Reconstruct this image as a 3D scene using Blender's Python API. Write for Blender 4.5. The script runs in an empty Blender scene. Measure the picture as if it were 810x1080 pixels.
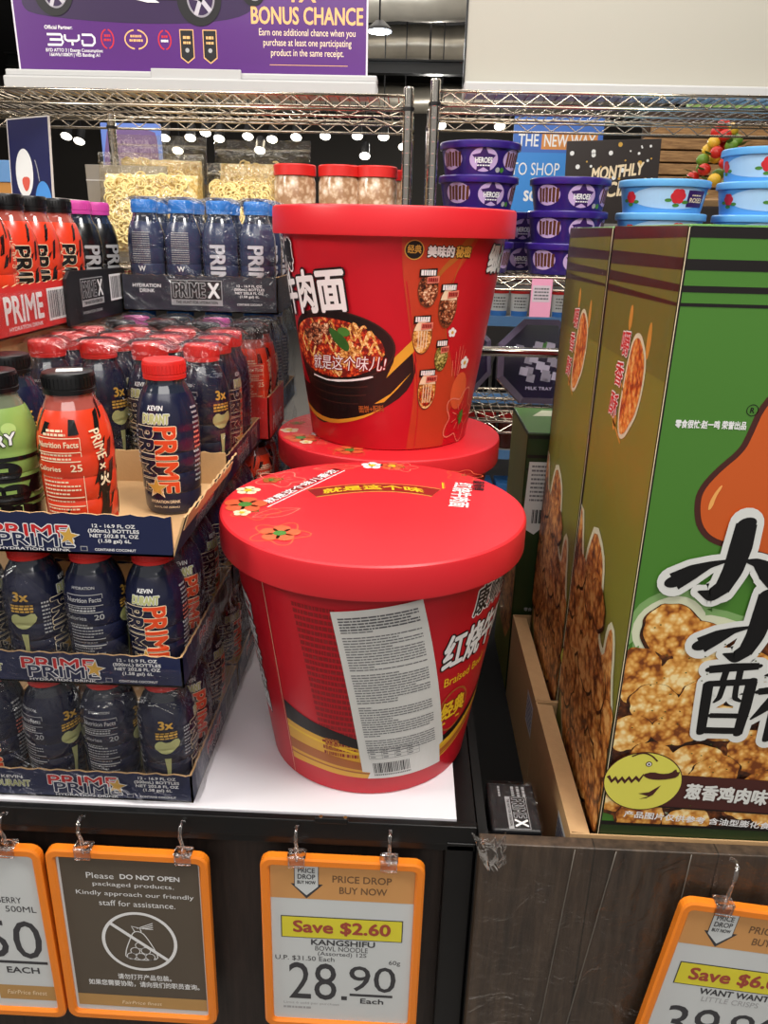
import bpy, bmesh, math, random
from math import sin, cos, pi, radians, sqrt, atan2
from mathutils import Vector, Matrix
from mathutils.geometry import tessellate_polygon
random.seed(7)
SC = bpy.context.scene
COL = SC.collection

# ------------------------------------------------------------------ materials
def lin(c):
    c = c / 255.0
    return c / 12.92 if c <= 0.04045 else ((c + 0.055) / 1.055) ** 2.4
def rgb(t): return (lin(t[0]), lin(t[1]), lin(t[2]), 1.0)
MATS = {}
def M(name, col=(128, 128, 128), rough=.5, metal=0., spec=.5, var=.05, scale=40., bump=0., bscale=200., coat=0., trans=0., emit=0., stretch=None):
    if name in MATS: return MATS[name]
    m = bpy.data.materials.new(name); m.use_nodes = True
    nt = m.node_tree; b = nt.nodes['Principled BSDF']
    tc = nt.nodes.new('ShaderNodeTexCoord'); src = tc.outputs['Object']
    if stretch:
        mp = nt.nodes.new('ShaderNodeMapping'); mp.inputs['Scale'].default_value = stretch
        nt.links.new(src, mp.inputs[0]); src = mp.outputs[0]
    nz = nt.nodes.new('ShaderNodeTexNoise'); nz.inputs['Scale'].default_value = scale; nz.inputs['Detail'].default_value = 4
    nt.links.new(src, nz.inputs['Vector'])
    c = rgb(col)
    mix = nt.nodes.new('ShaderNodeMix'); mix.data_type = 'RGBA'
    mix.inputs[6].default_value = tuple(x * (1 - var) for x in c[:3]) + (1,)
    mix.inputs[7].default_value = tuple(min(1, x * (1 + var)) for x in c[:3]) + (1,)
    nt.links.new(nz.outputs['Fac'], mix.inputs[0]); nt.links.new(mix.outputs[2], b.inputs['Base Color'])
    b.inputs['Roughness'].default_value = rough; b.inputs['Metallic'].default_value = metal
    b.inputs['Specular IOR Level'].default_value = spec; b.inputs['Coat Weight'].default_value = coat
    b.inputs['Coat Roughness'].default_value = .1
    if trans: b.inputs['Transmission Weight'].default_value = trans
    if emit:
        b.inputs['Emission Color'].default_value = c; b.inputs['Emission Strength'].default_value = emit
    if bump:
        n2 = nt.nodes.new('ShaderNodeTexNoise'); n2.inputs['Scale'].default_value = bscale
        nt.links.new(src, n2.inputs['Vector'])
        bp = nt.nodes.new('ShaderNodeBump'); bp.inputs['Strength'].default_value = bump; bp.inputs['Distance'].default_value = .004
        nt.links.new(n2.outputs['Fac'], bp.inputs['Height']); nt.links.new(bp.outputs[0], b.inputs['Normal'])
    MATS[name] = m
    return m
def film_mat(name, base=.07, amount=.5, scale=24., rough=.16, tint=(255, 255, 255)):
    """clear crinkled plastic wrap: see-through with glossy creases"""
    m = bpy.data.materials.new(name); m.use_nodes = True
    nt = m.node_tree; nt.nodes.clear()
    o = nt.nodes.new('ShaderNodeOutputMaterial'); mx = nt.nodes.new('ShaderNodeMixShader')
    tr = nt.nodes.new('ShaderNodeBsdfTransparent'); gl = nt.nodes.new('ShaderNodeBsdfGlossy')
    tr.inputs[0].default_value = rgb(tint)
    gl.inputs['Roughness'].default_value = rough; gl.inputs[0].default_value = (1, 1, 1, 1)
    tc = nt.nodes.new('ShaderNodeTexCoord')
    n1 = nt.nodes.new('ShaderNodeTexNoise'); n1.inputs['Scale'].default_value = scale; n1.inputs['Detail'].default_value = 3; n1.inputs['Distortion'].default_value = 1.4
    nt.links.new(tc.outputs['Object'], n1.inputs['Vector'])
    bp = nt.nodes.new('ShaderNodeBump'); bp.inputs['Strength'].default_value = .9; bp.inputs['Distance'].default_value = .02
    nt.links.new(n1.outputs['Fac'], bp.inputs['Height']); nt.links.new(bp.outputs[0], gl.inputs['Normal'])
    lw = nt.nodes.new('ShaderNodeLayerWeight'); lw.inputs[0].default_value = .25
    nt.links.new(bp.outputs[0], lw.inputs['Normal'])
    ma = nt.nodes.new('ShaderNodeMath'); ma.operation = 'MULTIPLY_ADD'; ma.inputs[1].default_value = amount; ma.inputs[2].default_value = base
    ma.use_clamp = True
    nt.links.new(lw.outputs['Fresnel'], ma.inputs[0]); nt.links.new(ma.outputs[0], mx.inputs[0])
    nt.links.new(tr.outputs[0], mx.inputs[1]); nt.links.new(gl.outputs[0], mx.inputs[2])
    nt.links.new(mx.outputs[0], o.inputs[0])
    MATS[name] = m
    return m
def food_mat(name, cols, scale=30., small=130., rough=.5, rnd=1., warp=.005):
    """printed photo of lumpy food: two sizes of cells with a colour ramp"""
    m = bpy.data.materials.new(name); m.use_nodes = True
    nt = m.node_tree; b = nt.nodes['Principled BSDF']
    tc = nt.nodes.new('ShaderNodeTexCoord')
    nz = nt.nodes.new('ShaderNodeTexNoise'); nz.inputs['Scale'].default_value = scale * 1.6
    nt.links.new(tc.outputs['Object'], nz.inputs['Vector'])
    add = nt.nodes.new('ShaderNodeMix'); add.data_type = 'RGBA'; add.blend_type = 'LINEAR_LIGHT'; add.inputs[0].default_value = warp
    nt.links.new(tc.outputs['Object'], add.inputs[6]); nt.links.new(nz.outputs['Color'], add.inputs[7])
    v1 = nt.nodes.new('ShaderNodeTexVoronoi'); v1.inputs['Scale'].default_value = scale
    v2 = nt.nodes.new('ShaderNodeTexVoronoi'); v2.feature = 'SMOOTH_F1'; v2.inputs['Smoothness'].default_value = .35; v2.inputs['Scale'].default_value = small
    v3 = nt.nodes.new('ShaderNodeTexVoronoi'); v3.feature = 'SMOOTH_F1'; v3.inputs['Smoothness'].default_value = .3; v3.inputs['Scale'].default_value = small * 2.3
    n3 = nt.nodes.new('ShaderNodeTexNoise'); n3.inputs['Scale'].default_value = scale * .6; n3.inputs['Detail'].default_value = 3
    for v in (v1, v2, v3, n3): nt.links.new(add.outputs[2], v.inputs['Vector'])
    def math_(op, a, bb):
        q = nt.nodes.new('ShaderNodeMath'); q.operation = op
        for k, s in ((0, a), (1, bb)):
            if isinstance(s, (int, float)): q.inputs[k].default_value = s
            else: nt.links.new(s, q.inputs[k])
        return q.outputs[0]
    d = math_('SUBTRACT', .98, math_('MULTIPLY', v1.outputs['Distance'], .55))
    d = math_('ADD', d, math_('SUBTRACT', .34, math_('MULTIPLY', v2.outputs['Distance'], .85)))
    d = math_('ADD', d, math_('SUBTRACT', .18, math_('MULTIPLY', v3.outputs['Distance'], .45)))
    d = math_('ADD', d, math_('MULTIPLY', math_('SUBTRACT', n3.outputs['Fac'], .62), .9 * rnd))
    cr = nt.nodes.new('ShaderNodeValToRGB'); e = cr.color_ramp.elements
    n = len(cols)
    while len(e) < n: e.new(.5)
    for k, (p, c) in enumerate(cols): e[k].position = p; e[k].color = rgb(c)
    nt.links.new(d, cr.inputs[0]); nt.links.new(cr.outputs[0], b.inputs['Base Color'])
    b.inputs['Roughness'].default_value = rough
    MATS[name] = m
    return m
def wood_mat(name, a, bcol, rough=.45, stretch=(14, 14, 1.1), seam=0):
    m = bpy.data.materials.new(name); m.use_nodes = True
    nt = m.node_tree; b = nt.nodes['Principled BSDF']
    tc = nt.nodes.new('ShaderNodeTexCoord'); mp = nt.nodes.new('ShaderNodeMapping'); mp.inputs['Scale'].default_value = stretch
    nt.links.new(tc.outputs['Object'], mp.inputs[0])
    nz = nt.nodes.new('ShaderNodeTexNoise'); nz.inputs['Scale'].default_value = 5; nz.inputs['Detail'].default_value = 8; nz.inputs['Roughness'].default_value = .7
    nt.links.new(mp.outputs[0], nz.inputs['Vector'])
    cr = nt.nodes.new('ShaderNodeValToRGB'); cr.color_ramp.elements[0].position = .3; cr.color_ramp.elements[1].position = .72
    cr.color_ramp.elements[0].color = rgb(a); cr.color_ramp.elements[1].color = rgb(bcol)
    nt.links.new(nz.outputs['Fac'], cr.inputs[0])
    out = cr.outputs[0]
    if seam:
        br = nt.nodes.new('ShaderNodeTexBrick'); br.offset = .5
        br.inputs['Scale'].default_value = 1; br.inputs['Brick Width'].default_value = seam; br.inputs['Row Height'].default_value = 9.
        br.inputs['Mortar Size'].default_value = .0012; br.inputs['Color1'].default_value = (1, 1, 1, 1); br.inputs['Color2'].default_value = (.8, .8, .8, 1)
        br.inputs['Mortar'].default_value = (.3, .3, .3, 1)
        cx = nt.nodes.new('ShaderNodeSeparateXYZ'); cb = nt.nodes.new('ShaderNodeCombineXYZ')
        nt.links.new(tc.outputs['Object'], cx.inputs[0]); nt.links.new(cx.outputs[0], cb.inputs[0]); nt.links.new(cx.outputs[2], cb.inputs[1])
        nt.links.new(cb.outputs[0], br.inputs['Vector'])
        mu = nt.nodes.new('ShaderNodeMix'); mu.data_type = 'RGBA'; mu.blend_type = 'MULTIPLY'; mu.inputs[0].default_value = 1
        nt.links.new(out, mu.inputs[6]); nt.links.new(br.outputs['Color'], mu.inputs[7]); out = mu.outputs[2]
    nt.links.new(out, b.inputs['Base Color']); b.inputs['Roughness'].default_value = rough
    bp = nt.nodes.new('ShaderNodeBump'); bp.inputs['Strength'].default_value = .15; bp.inputs['Distance'].default_value = .002
    nt.links.new(nz.outputs['Fac'], bp.inputs['Height']); nt.links.new(bp.outputs[0], b.inputs['Normal'])
    MATS[name] = m
    return m

# ------------------------------------------------------------------ 2-D shapes
_TX = {}
def text2d(body, bold=0., shear=0., res=3, lead=1.):
    k = (body, bold, shear, res, lead)
    if k in _TX: return _TX[k]
    cu = bpy.data.curves.new('lettering', 'FONT'); cu.body = body; cu.size = 1; cu.offset = bold; cu.shear = shear; cu.resolution_u = res
    cu.align_x = 'CENTER'; cu.space_line = lead
    o = bpy.data.objects.new('lettering', cu); COL.objects.link(o)
    me = o.evaluated_get(bpy.context.evaluated_depsgraph_get()).to_mesh()
    V = [(v.co.x, v.co.y) for v in me.vertices]; F = [tuple(p.vertices) for p in me.polygons]
    bpy.data.objects.remove(o); bpy.data.curves.remove(cu)
    xs = [v[0] for v in V]; ys = [v[1] for v in V]
    x0, x1, y0, y1 = min(xs), max(xs), min(ys), max(ys)
    w, h = x1 - x0, y1 - y0
    _TX[k] = ([((x - x0) / w - .5, (y - y0) / h - .5) for x, y in V], F, w / h)
    return _TX[k]
def tri2d(pts):
    t = tessellate_polygon([[Vector((x, y, 0)) for x, y in pts]])
    out = []
    for a, b, c in t:
        (ax, ay), (bx, by), (cx, cy) = pts[a], pts[b], pts[c]
        out.append((a, b, c) if (bx - ax) * (cy - ay) - (by - ay) * (cx - ax) > 0 else (a, c, b))
    return list(pts), out
def ell(cx, cy, rx, ry, n=28, a0=0, a1=360, rot=0):
    r = radians(rot); P = []
    for i in range(n):
        t = radians(a0 + (a1 - a0) * i / (n if a1 - a0 == 360 else n - 1))
        x, y = rx * cos(t), ry * sin(t); P.append((cx + x * cos(r) - y * sin(r), cy + x * sin(r) + y * cos(r)))
    return P
def star(cx, cy, R, r, n=5, rot=90, sx=1.):
    return [(cx + sx * (R if i % 2 == 0 else r) * cos(radians(rot + i * 180 / n)), cy + (R if i % 2 == 0 else r) * sin(radians(rot + i * 180 / n))) for i in range(2 * n)]
def rect(x0, y0, x1, y1): return [(x0, y0), (x1, y0), (x1, y1), (x0, y1)]
def smooth(pts, it=2, closed=True):
    for _ in range(it):
        q = []; n = len(pts)
        for i in range(n if closed else n - 1):
            a, b = pts[i], pts[(i + 1) % n]
            q += [(a[0] * .75 + b[0] * .25, a[1] * .75 + b[1] * .25), (a[0] * .25 + b[0] * .75, a[1] * .25 + b[1] * .75)]
        if not closed: q = [pts[0]] + q + [pts[-1]]
        pts = q
    return pts
def grow(pts, d):
    """push a closed outline outwards by d"""
    n = len(pts); A = sum(pts[i][0] * pts[(i + 1) % n][1] - pts[(i + 1) % n][0] * pts[i][1] for i in range(n)); s = 1 if A > 0 else -1
    out = []
    for i in range(n):
        a, b, c = pts[i - 1], pts[i], pts[(i + 1) % n]
        dx, dy = c[0] - a[0], c[1] - a[1]; L = sqrt(dx * dx + dy * dy) or 1
        out.append((b[0] + s * d * dy / L, b[1] - s * d * dx / L))
    return out
def ribbon(pts, w):
    L, R = [], []
    for i, p in enumerate(pts):
        a, c = pts[max(0, i - 1)], pts[min(len(pts) - 1, i + 1)]
        dx, dy = c[0] - a[0], c[1] - a[1]; l = sqrt(dx * dx + dy * dy) or 1
        ww = w[i] if isinstance(w, (list, tuple)) else w
        L.append((p[0] - dy / l * ww / 2, p[1] + dx / l * ww / 2)); R.append((p[0] + dy / l * ww / 2, p[1] - dx / l * ww / 2))
    V = L + R; n = len(pts); F = [(i, n + i, n + i + 1, i + 1) for i in range(n - 1)]
    return V, F

# ------------------------------------------------------------------ surfaces to print on
def plane(o, u, v):
    o = Vector(o); u = Vector(u).normalized(); v = Vector(v).normalized(); n = u.cross(v)
    return lambda a, b, h=0: tuple(o + u * a + v * b + n * h)
def front(x, y, z): return plane((x, y, z), (1, 0, 0), (0, 0, 1))      # faces -Y
def right(x, y, z): return plane((x, y, z), (0, 1, 0), (0, 0, 1))      # faces +X, a runs back
def left(x, y, z): return plane((x, y, z), (0, -1, 0), (0, 0, 1))      # faces -X, a runs forward
def top_(x, y, z): return plane((x, y, z), (1, 0, 0), (0, 1, 0))
def revolve(prof):
    """prof: [(r, z)...]; a in degrees from -Y towards +X, b = z"""
    def S(a, b, h=0):
        for (r0, z0), (r1, z1) in zip(prof, prof[1:]):
            if b <= z1 or (r1, z1) == prof[-1]:
                t = (b - z0) / (z1 - z0) if z1 != z0 else 0
                r = r0 + (r1 - r0) * t; break
        r += h; t = radians(a)
        return (r * sin(t), -r * cos(t), b)
    S.ax = radians(sum(r for r, z in prof) / len(prof))    # metres per degree
    return S

# ------------------------------------------------------------------ mesh builder
LAY = .00028
class MB:
    def __init__(s): s.v = []; s.f = []; s.m = []; s.s = []; s.mats = []
    def mi(s, m):
        if m not in s.mats: s.mats.append(m)
        return s.mats.index(m)
    def add(s, V, F, m, sm=False):
        o = len(s.v); k = s.mi(m); s.v += [tuple(p) for p in V]
        for f in F: s.f.append(tuple(i + o for i in f)); s.m.append(k); s.s.append(sm)
        return s
    def bm(s, b, m, sm=False):
        b.verts.index_update(); s.add([v.co[:] for v in b.verts], [[v.index for v in f.verts] for f in b.faces], m, sm); b.free(); return s
    def box(s, c, d, m, bev=0., rot=None, seg=2):
        b = bmesh.new(); bmesh.ops.create_cube(b, size=1)
        for v in b.verts: v.co = Vector((v.co.x * d[0], v.co.y * d[1], v.co.z * d[2]))
        if bev: bmesh.ops.bevel(b, geom=b.edges[:], offset=bev, segments=seg, affect='EDGES', profile=.5)
        R = Matrix.Identity(3)
        if rot:
            from mathutils import Euler
            R = Euler([radians(a) for a in rot]).to_matrix()
        for v in b.verts: v.co = R @ v.co + Vector(c)
        return s.bm(b, m)
    def bx(s, x0, x1, y0, y1, z0, z1, m, bev=0.):
        return s.box(((x0 + x1) / 2, (y0 + y1) / 2, (z0 + z1) / 2), (x1 - x0, y1 - y0, z1 - z0), m, bev)
    def lathe(s, prof, m, seg=32, c=(0, 0, 0), sm=True):
        cut = [i for i in range(1, len(prof) - 1) if (Vector(prof[i]) - Vector(prof[i - 1])).angle(Vector(prof[i + 1]) - Vector(prof[i]), 0) > .6]
        if cut:                                            # keep sharp rims crisp
            a = 0
            for b in cut + [len(prof) - 1]: s.lathe(prof[a:b + 1], m, seg, c, sm); a = b
            return s
        V = []; F = []; n = len(prof)
        for r, z in prof:
            for k in range(seg):
                t = 2 * pi * k / seg; V.append((c[0] + r * sin(t), c[1] - r * cos(t), c[2] + z))
        for i in range(n - 1):
            for k in range(seg):
                k2 = (k + 1) % seg; F.append((i * seg + k, i * seg + k2, (i + 1) * seg + k2, (i + 1) * seg + k))
        return s.add(V, F, m, sm)
    def tube(s, path, r, m, seg=8, closed=False, sm=True):
        P = [Vector(p) for p in path]; n = len(P); V = []; F = []
        up = Vector((0, 0, 1))
        prev = None
        for i, p in enumerate(P):
            if closed: d = (P[(i + 1) % n] - P[i - 1])
            else: d = P[min(n - 1, i + 1)] - P[max(0, i - 1)]
            d.normalize()
            if prev is None:
                a = up if abs(d.z) < .9 else Vector((1, 0, 0)); x = d.cross(a).normalized()
            else: x = (prev - d * prev.dot(d)).normalized()
            prev = x; y = d.cross(x)
            rr = r[i] if isinstance(r, (list, tuple)) else r
            for k in range(seg):
                t = 2 * pi * k / seg; V.append(p + x * rr * cos(t) + y * rr * sin(t))
        for i in range(n if closed else n - 1):
            j = (i + 1) % n
            for k in range(seg):
                k2 = (k + 1) % seg; F.append((i * seg + k, i * seg + k2, j * seg + k2, j * seg + k))
        if not closed: F.append(tuple(range(seg))[::-1]); F.append(tuple((n - 1) * seg + k for k in range(seg)))
        return s.add(V, F, m, sm)
    def prism(s, pts, S, h0, h1, m):
        """closed outline on surface S, solid from height h0 to h1"""
        V2, T = tri2d(pts); n = len(pts)
        V = [S(a, b, h0) for a, b in V2] + [S(a, b, h1) for a, b in V2]
        F = [tuple(i + n for i in t) for t in T] + [t[::-1] for t in T]
        for i in range(n): j = (i + 1) % n; F.append((i, j, n + j, n + i))
        A = sum(pts[i][0] * pts[(i + 1) % n][1] - pts[(i + 1) % n][0] * pts[i][1] for i in range(n))
        if A < 0: F[2 * len(T):] = [f[::-1] for f in F[2 * len(T):]]
        return s.add(V, F, m)
    # ---- printing
    def pr(s, S, V2, F2, m, lay=1, du=None, dv=None):
        if du or dv:
            b = bmesh.new(); vs = [b.verts.new((x, y, 0)) for x, y in V2]
            for f in F2:
                try: b.faces.new([vs[i] for i in f])
                except ValueError: pass
            for ax, st in ((0, du), (1, dv)):
                if not st: continue
                lo = min(p[ax] for p in V2); hi = max(p[ax] for p in V2); k = math.floor(lo / st) + 1
                while k * st < hi:
                    co = [0, 0, 0]; no = [0, 0, 0]; co[ax] = k * st; no[ax] = 1
                    bmesh.ops.bisect_plane(b, geom=b.verts[:] + b.edges[:] + b.faces[:], plane_co=co, plane_no=no); k += 1
            b.verts.index_update()
            V2 = [(v.co.x, v.co.y) for v in b.verts]; F2 = [[v.index for v in f.verts] for f in b.faces]; b.free()
        return s.add([S(x, y, lay * LAY) for x, y in V2], F2, m)
    def poly(s, S, pts, m, lay=1, du=None, dv=None): V, F = tri2d(pts); return s.pr(S, V, F, m, lay, du, dv)
    def line(s, S, pts, w, m, lay=1, du=None):
        ax = getattr(S, 'ax', 1.); V, F = ribbon([(a * ax, b) for a, b in pts], w)
        return s.pr(S, [(a / ax, b) for a, b in V], F, m, lay, du)
    def text(s, S, body, x, y, w, h, m, lay=1, bold=0., shear=0., rot=0, du=None, ax=1., lead=1., res=3, tr=None):
        """lettering fitted to a w x h box centred at x, y; ax converts the u unit to the v unit"""
        V, F, asp = text2d(body, 0, shear, res, lead)
        if w is None: w = h * asp
        if h is None: h = w / asp
        if bold > .015:                                    # heavier weight: the same letters set again a hair apart
            g = bold * h * .8 / (1 + 1.25 * body.count('\n'))
            for i in range(5): t = 2 * pi * i / 5; s.text(S, body, x + g * cos(t) / ax, y + g * sin(t), w - g, h - g, m, lay + .05 * i, 0, shear, rot, du, ax, lead, res, tr)
            return s
        bold = 0; r = radians(rot); P = []
        for a, b in V:
            a *= w; b *= h
            if tr: a, b = tr(a, b)
            P.append((x + (a * cos(r) - b * sin(r)) / ax, y + a * sin(r) + b * cos(r)))
        return s.pr(S, P, F, m, lay, du)
    def otext(s, S, body, x, y, w, h, m, mo, lay=1, bold=.01, out=.05, **k):
        """lettering with an outline of another colour"""
        if w is None: w = h * text2d(body, 0, k.get('shear', 0.), k.get('res', 3), k.get('lead', 1.))[2]
        ax = k.get('ax', 1.); b = bold * h; g = (bold + out * .5) * h
        for i in range(10): t = 2 * pi * (i + .5) / 10; s.text(S, body, x + g * cos(t) / ax, y + g * sin(t), w, h, mo, lay + .05 * i, 0, **k)
        if bold < .012: return s.text(S, body, x, y, w, h, m, lay + 1, 0, **k)
        for i in range(6): t = 2 * pi * i / 6; s.text(S, body, x + b * cos(t) / ax, y + b * sin(t), w, h, m, lay + 1 + .05 * i, 0, **k)
        return s
    def brush(s, S, strokes, cx, cy, w, h, m, mo, o, lay):
        """one brush-written character with a rim"""
        for k, (pts, ws) in enumerate(strokes):
            q = []; n = 10 * (len(pts) - 1); W = []
            for i in range(n + 1):
                t = i / n * (len(pts) - 1); j = min(int(t), len(pts) - 2); f = t - j
                q.append((pts[j][0] + (pts[j + 1][0] - pts[j][0]) * f, pts[j][1] + (pts[j + 1][1] - pts[j][1]) * f)); W.append((ws[j] + (ws[j + 1] - ws[j]) * f) * w)
            for _ in range(3): q = [q[0]] + [((q[i - 1][0] + q[i][0] * 2 + q[i + 1][0]) / 4, (q[i - 1][1] + q[i][1] * 2 + q[i + 1][1]) / 4) for i in range(1, len(q) - 1)] + [q[-1]]
            q = [(cx + (a - .5) * w, cy + (b - .5) * h) for a, b in q]
            for l, mm, g in ((lay + .03 * k, mo, o), (lay + 1 + .03 * k, m, 0)):
                V, F = ribbon(q, [x + 2 * g for x in W]); s.pr(S, V, F, mm, l)
                for e, x in ((q[0], W[0]), (q[-1], W[-1])): s.poly(S, ell(e[0], e[1], (x / 2 + g) * (1 if g else .96), (x / 2 + g) * (1 if g else .62), 18, rot=20), mm, l + .012)
        return s
    def dashes(s, S, x0, x1, y, h, m, lay=1, lo=.002, hi=.008, gap=.0012, du=None, rnd=random):
        """a row of print too small to read"""
        x = x0
        while x < x1:
            w = min(rnd.uniform(lo, hi), x1 - x); s.poly(S, rect(x, y - h / 2, x + w, y + h / 2), m, lay, du); x += w + gap
        return s
    def barcode(s, S, x, y, w, h, m, lay=1, n=22, vert=False):
        rr = random.Random(3); t = 0; q = []
        while t < n: a = rr.choice((.5, .5, 1, 1.5)); q.append((t, a)); t += a + rr.choice((.5, 1))
        for a, b in q:
            if vert: s.poly(S, rect(x - w / 2, y - h / 2 + a / t * h, x + w / 2, y - h / 2 + (a + b) / t * h), m, lay)
            else: s.poly(S, rect(x - w / 2 + a / t * w, y - h / 2, x - w / 2 + (a + b) / t * w, y + h / 2), m, lay)
        return s
    def mesh(s, name):
        me = bpy.data.meshes.new(name); me.from_pydata(s.v, [], s.f)
        for m in s.mats: me.materials.append(m)
        me.polygons.foreach_set('material_index', s.m); me.polygons.foreach_set('use_smooth', s.s); me.update()
        return me
    def build(s, name, parent=None, loc=(0, 0, 0), rz=0., label=None):
        o = bpy.data.objects.new(name, s.mesh(name)); COL.objects.link(o); o.location = loc; o.rotation_euler = (0, 0, rz)
        if parent: o.parent = parent
        if label: o['label'] = label
        return o
def tag(o, label, cat, group=None):
    o['label'] = label; o['category'] = cat
    if group: o['group'] = group
    return o
def T(name, label, cat, loc=(0, 0, 0), rz=0., group=None):
    o = bpy.data.objects.new(name, None); COL.objects.link(o); o.empty_display_size = .05
    o.location = loc; o.rotation_euler = (0, 0, rz)
    return tag(o, label, cat, group)
def struct(o): o['kind'] = 'structure'; return o
def dup(root, loc, rz=0., label=None, group=None, scale=None, tilt=None):
    r = root.copy(); COL.objects.link(r); r.location = loc; r.rotation_euler = (tilt[0], tilt[1], rz) if tilt else (0, 0, rz)
    if scale: r.scale = scale
    if label: r['label'] = label
    if group: r['group'] = group
    for ch in list(root.children):
        c = ch.copy(); COL.objects.link(c); c.parent = r
        for g in list(ch.children):
            d = g.copy(); COL.objects.link(d); d.parent = c
    return r
ORD = ['first', 'second', 'third', 'fourth', 'fifth', 'sixth']

# ------------------------------------------------------------------ palette
white = M('white_ink', (240, 240, 240), .45, var=.01)
black = M('black_ink', (12, 12, 14), .4, var=.05)
grey = M('grey_ink', (95, 95, 98), .5, var=.02)
lgrey = M('pale_grey_ink', (170, 170, 172), .5, var=.02)
navy = M('navy_board', (28, 36, 74), .42, var=.06)
orange = M('orange_ink', (232, 78, 34), .4, var=.03)
redink = M('red_ink', (205, 36, 40), .42, var=.03)
gold = M('gold_ink', (214, 168, 74), .35, var=.08)
yellow = M('yellow_ink', (240, 196, 40), .4, var=.04)
kraft = M('kraft_board', (196, 158, 112), .75, var=.08, scale=60, bump=.1, bscale=300)
chrome = M('chrome', (205, 200, 192), .16, 1., var=.03)
blackmetal = M('black_metal', (14, 14, 15), .35, 0., var=.1, spec=.4)
film = film_mat('shrink_wrap', .03, .6, 17., .15)
filmsoft = film_mat('soft_wrap', .03, .35, 18., .2)
filmtop = film_mat('stretched_wrap', .13, .75, 22., .16)
clearplastic = film_mat('clear_plastic', .14, .8, 9., .08)
filmbox = film_mat('tight_wrap', .02, .10, 6., .22)
acrylic = M('clear_acrylic', (226, 230, 234), .10, 0., trans=.55, var=0.)
# ------------------------------------------------------------------ giant noodle buckets
bred = M('bucket_red', (194, 18, 36), .36, var=.03, scale=8, spec=.5)
lidred = M('bucket_lid_red', (224, 40, 50), .40, var=.02, scale=8)  # lightened red carries the ceiling-light sheen on the lids
deepred = M('dark_red_ink', (140, 22, 26), .42)
bandblack = M('band_black', (20, 14, 14), .4)
bandgold = M('band_gold', (226, 170, 52), .4, var=.12, scale=10)
bandbrown = M('band_brown', (176, 98, 40), .4, var=.15, scale=9)
wavebrown = M('wave_brown', (190, 62, 36), .4, var=.18, scale=7)
paper = M('label_paper', (222, 222, 218), .55, var=.02)
papergrey = M('label_print', (120, 120, 122), .6, var=.02)
leafgreen = M('leaf_green', (70, 128, 48), .45, var=.15)
flowerorange = M('flower_orange', (222, 96, 56), .42, var=.1)
pale = M('cream_ink', (246, 226, 190), .45, var=.02)
pinkline = M('pink_line', (228, 130, 110), .45)
soup = food_mat('noodle_soup', [(.3, (110, 18, 8)), (.55, (190, 44, 16)), (.75, (222, 92, 34)), (.98, (248, 190, 110))], 45, 160)
meat = food_mat('meat_print', [(.15, (40, 16, 10)), (.4, (120, 56, 32)), (.62, (186, 110, 66)), (.85, (240, 215, 180))], 70, 220)
noodle = food_mat('noodle_print', [(.15, (150, 84, 30)), (.45, (226, 160, 70)), (.8, (250, 224, 160))], 60, 200)
herb = food_mat('herb_print', [(.2, (70, 64, 24)), (.5, (150, 140, 60)), (.8, (214, 204, 130))], 70, 220)
BH, R0, R1, RL = .393, .153, .2115, .222
def bucket_S(h=BH): return revolve([(R0, 0), (R1, h)])
def bucket_shell(H):
    b = MB(); h = H - .044; f = lambda z: R0 + (R1 - R0) * z / H
    b.lathe([(0, .004), (R0 - .006, .004), (R0 - .002, 0), (f(.002), .002), (f(h * .5), h * .5), (f(h), h), (0, h)], bred, 72)
    return b
def lid_mb():
    """deep pressed-on lid, origin at its lower edge"""
    m = MB()
    m.lathe([(R1 + .001, .0), (RL - .001, 0), (RL, .003), (RL, .040), (RL - .0012, .0445), (RL - .004, .0465), (0, .0465)], lidred, 96)
    return m
def flower(m, S, x, y, r, c1, c2, lay=1, n=5, ax=1.):
    for k in range(n):
        t = 2 * pi * k / n + .3
        m.poly(S, ell(x + .62 * r * cos(t) / ax, y + .62 * r * sin(t), .46 * r / ax, .46 * r, 16), c1, lay)
    m.poly(S, ell(x, y, .34 * r / ax, .34 * r, 14), c2, lay + 1)
def outline_flower(m, S, x, y, r, c, lay=1, n=5):
    pts = [(x + r * (1 + .22 * cos(n * t)) * cos(t), y + r * (1 + .22 * cos(n * t)) * sin(t)) for t in [2 * pi * i / 60 for i in range(61)]]
    m.line(S, pts, r * .06, c, lay)
    for k in range(9): t = 2 * pi * k / 9; m.line(S, [(x + .3 * r * cos(t), y + .3 * r * sin(t)), (x + .62 * r * cos(t), y + .62 * r * sin(t))], r * .035, c, lay)
    for k in range(7): m.poly(S, ell(x + .14 * r * cos(k), y + .14 * r * sin(k), .05 * r, .05 * r, 8), leafgreen, lay + 1)
def leafline(m, S, x, y, L, w, rot, c, lay=1):
    r = radians(rot); f = lambda a, b: (x + a * cos(r) - b * sin(r), y + a * sin(r) + b * cos(r))
    for s_ in (-1, 1): m.line(S, [f(L * t, s_ * w * sin(pi * t)) for t in [i / 14 for i in range(15)]], L * .018, c, lay)
    m.line(S, [f(0, 0), f(L, 0)], L * .014, c, lay)
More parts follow.
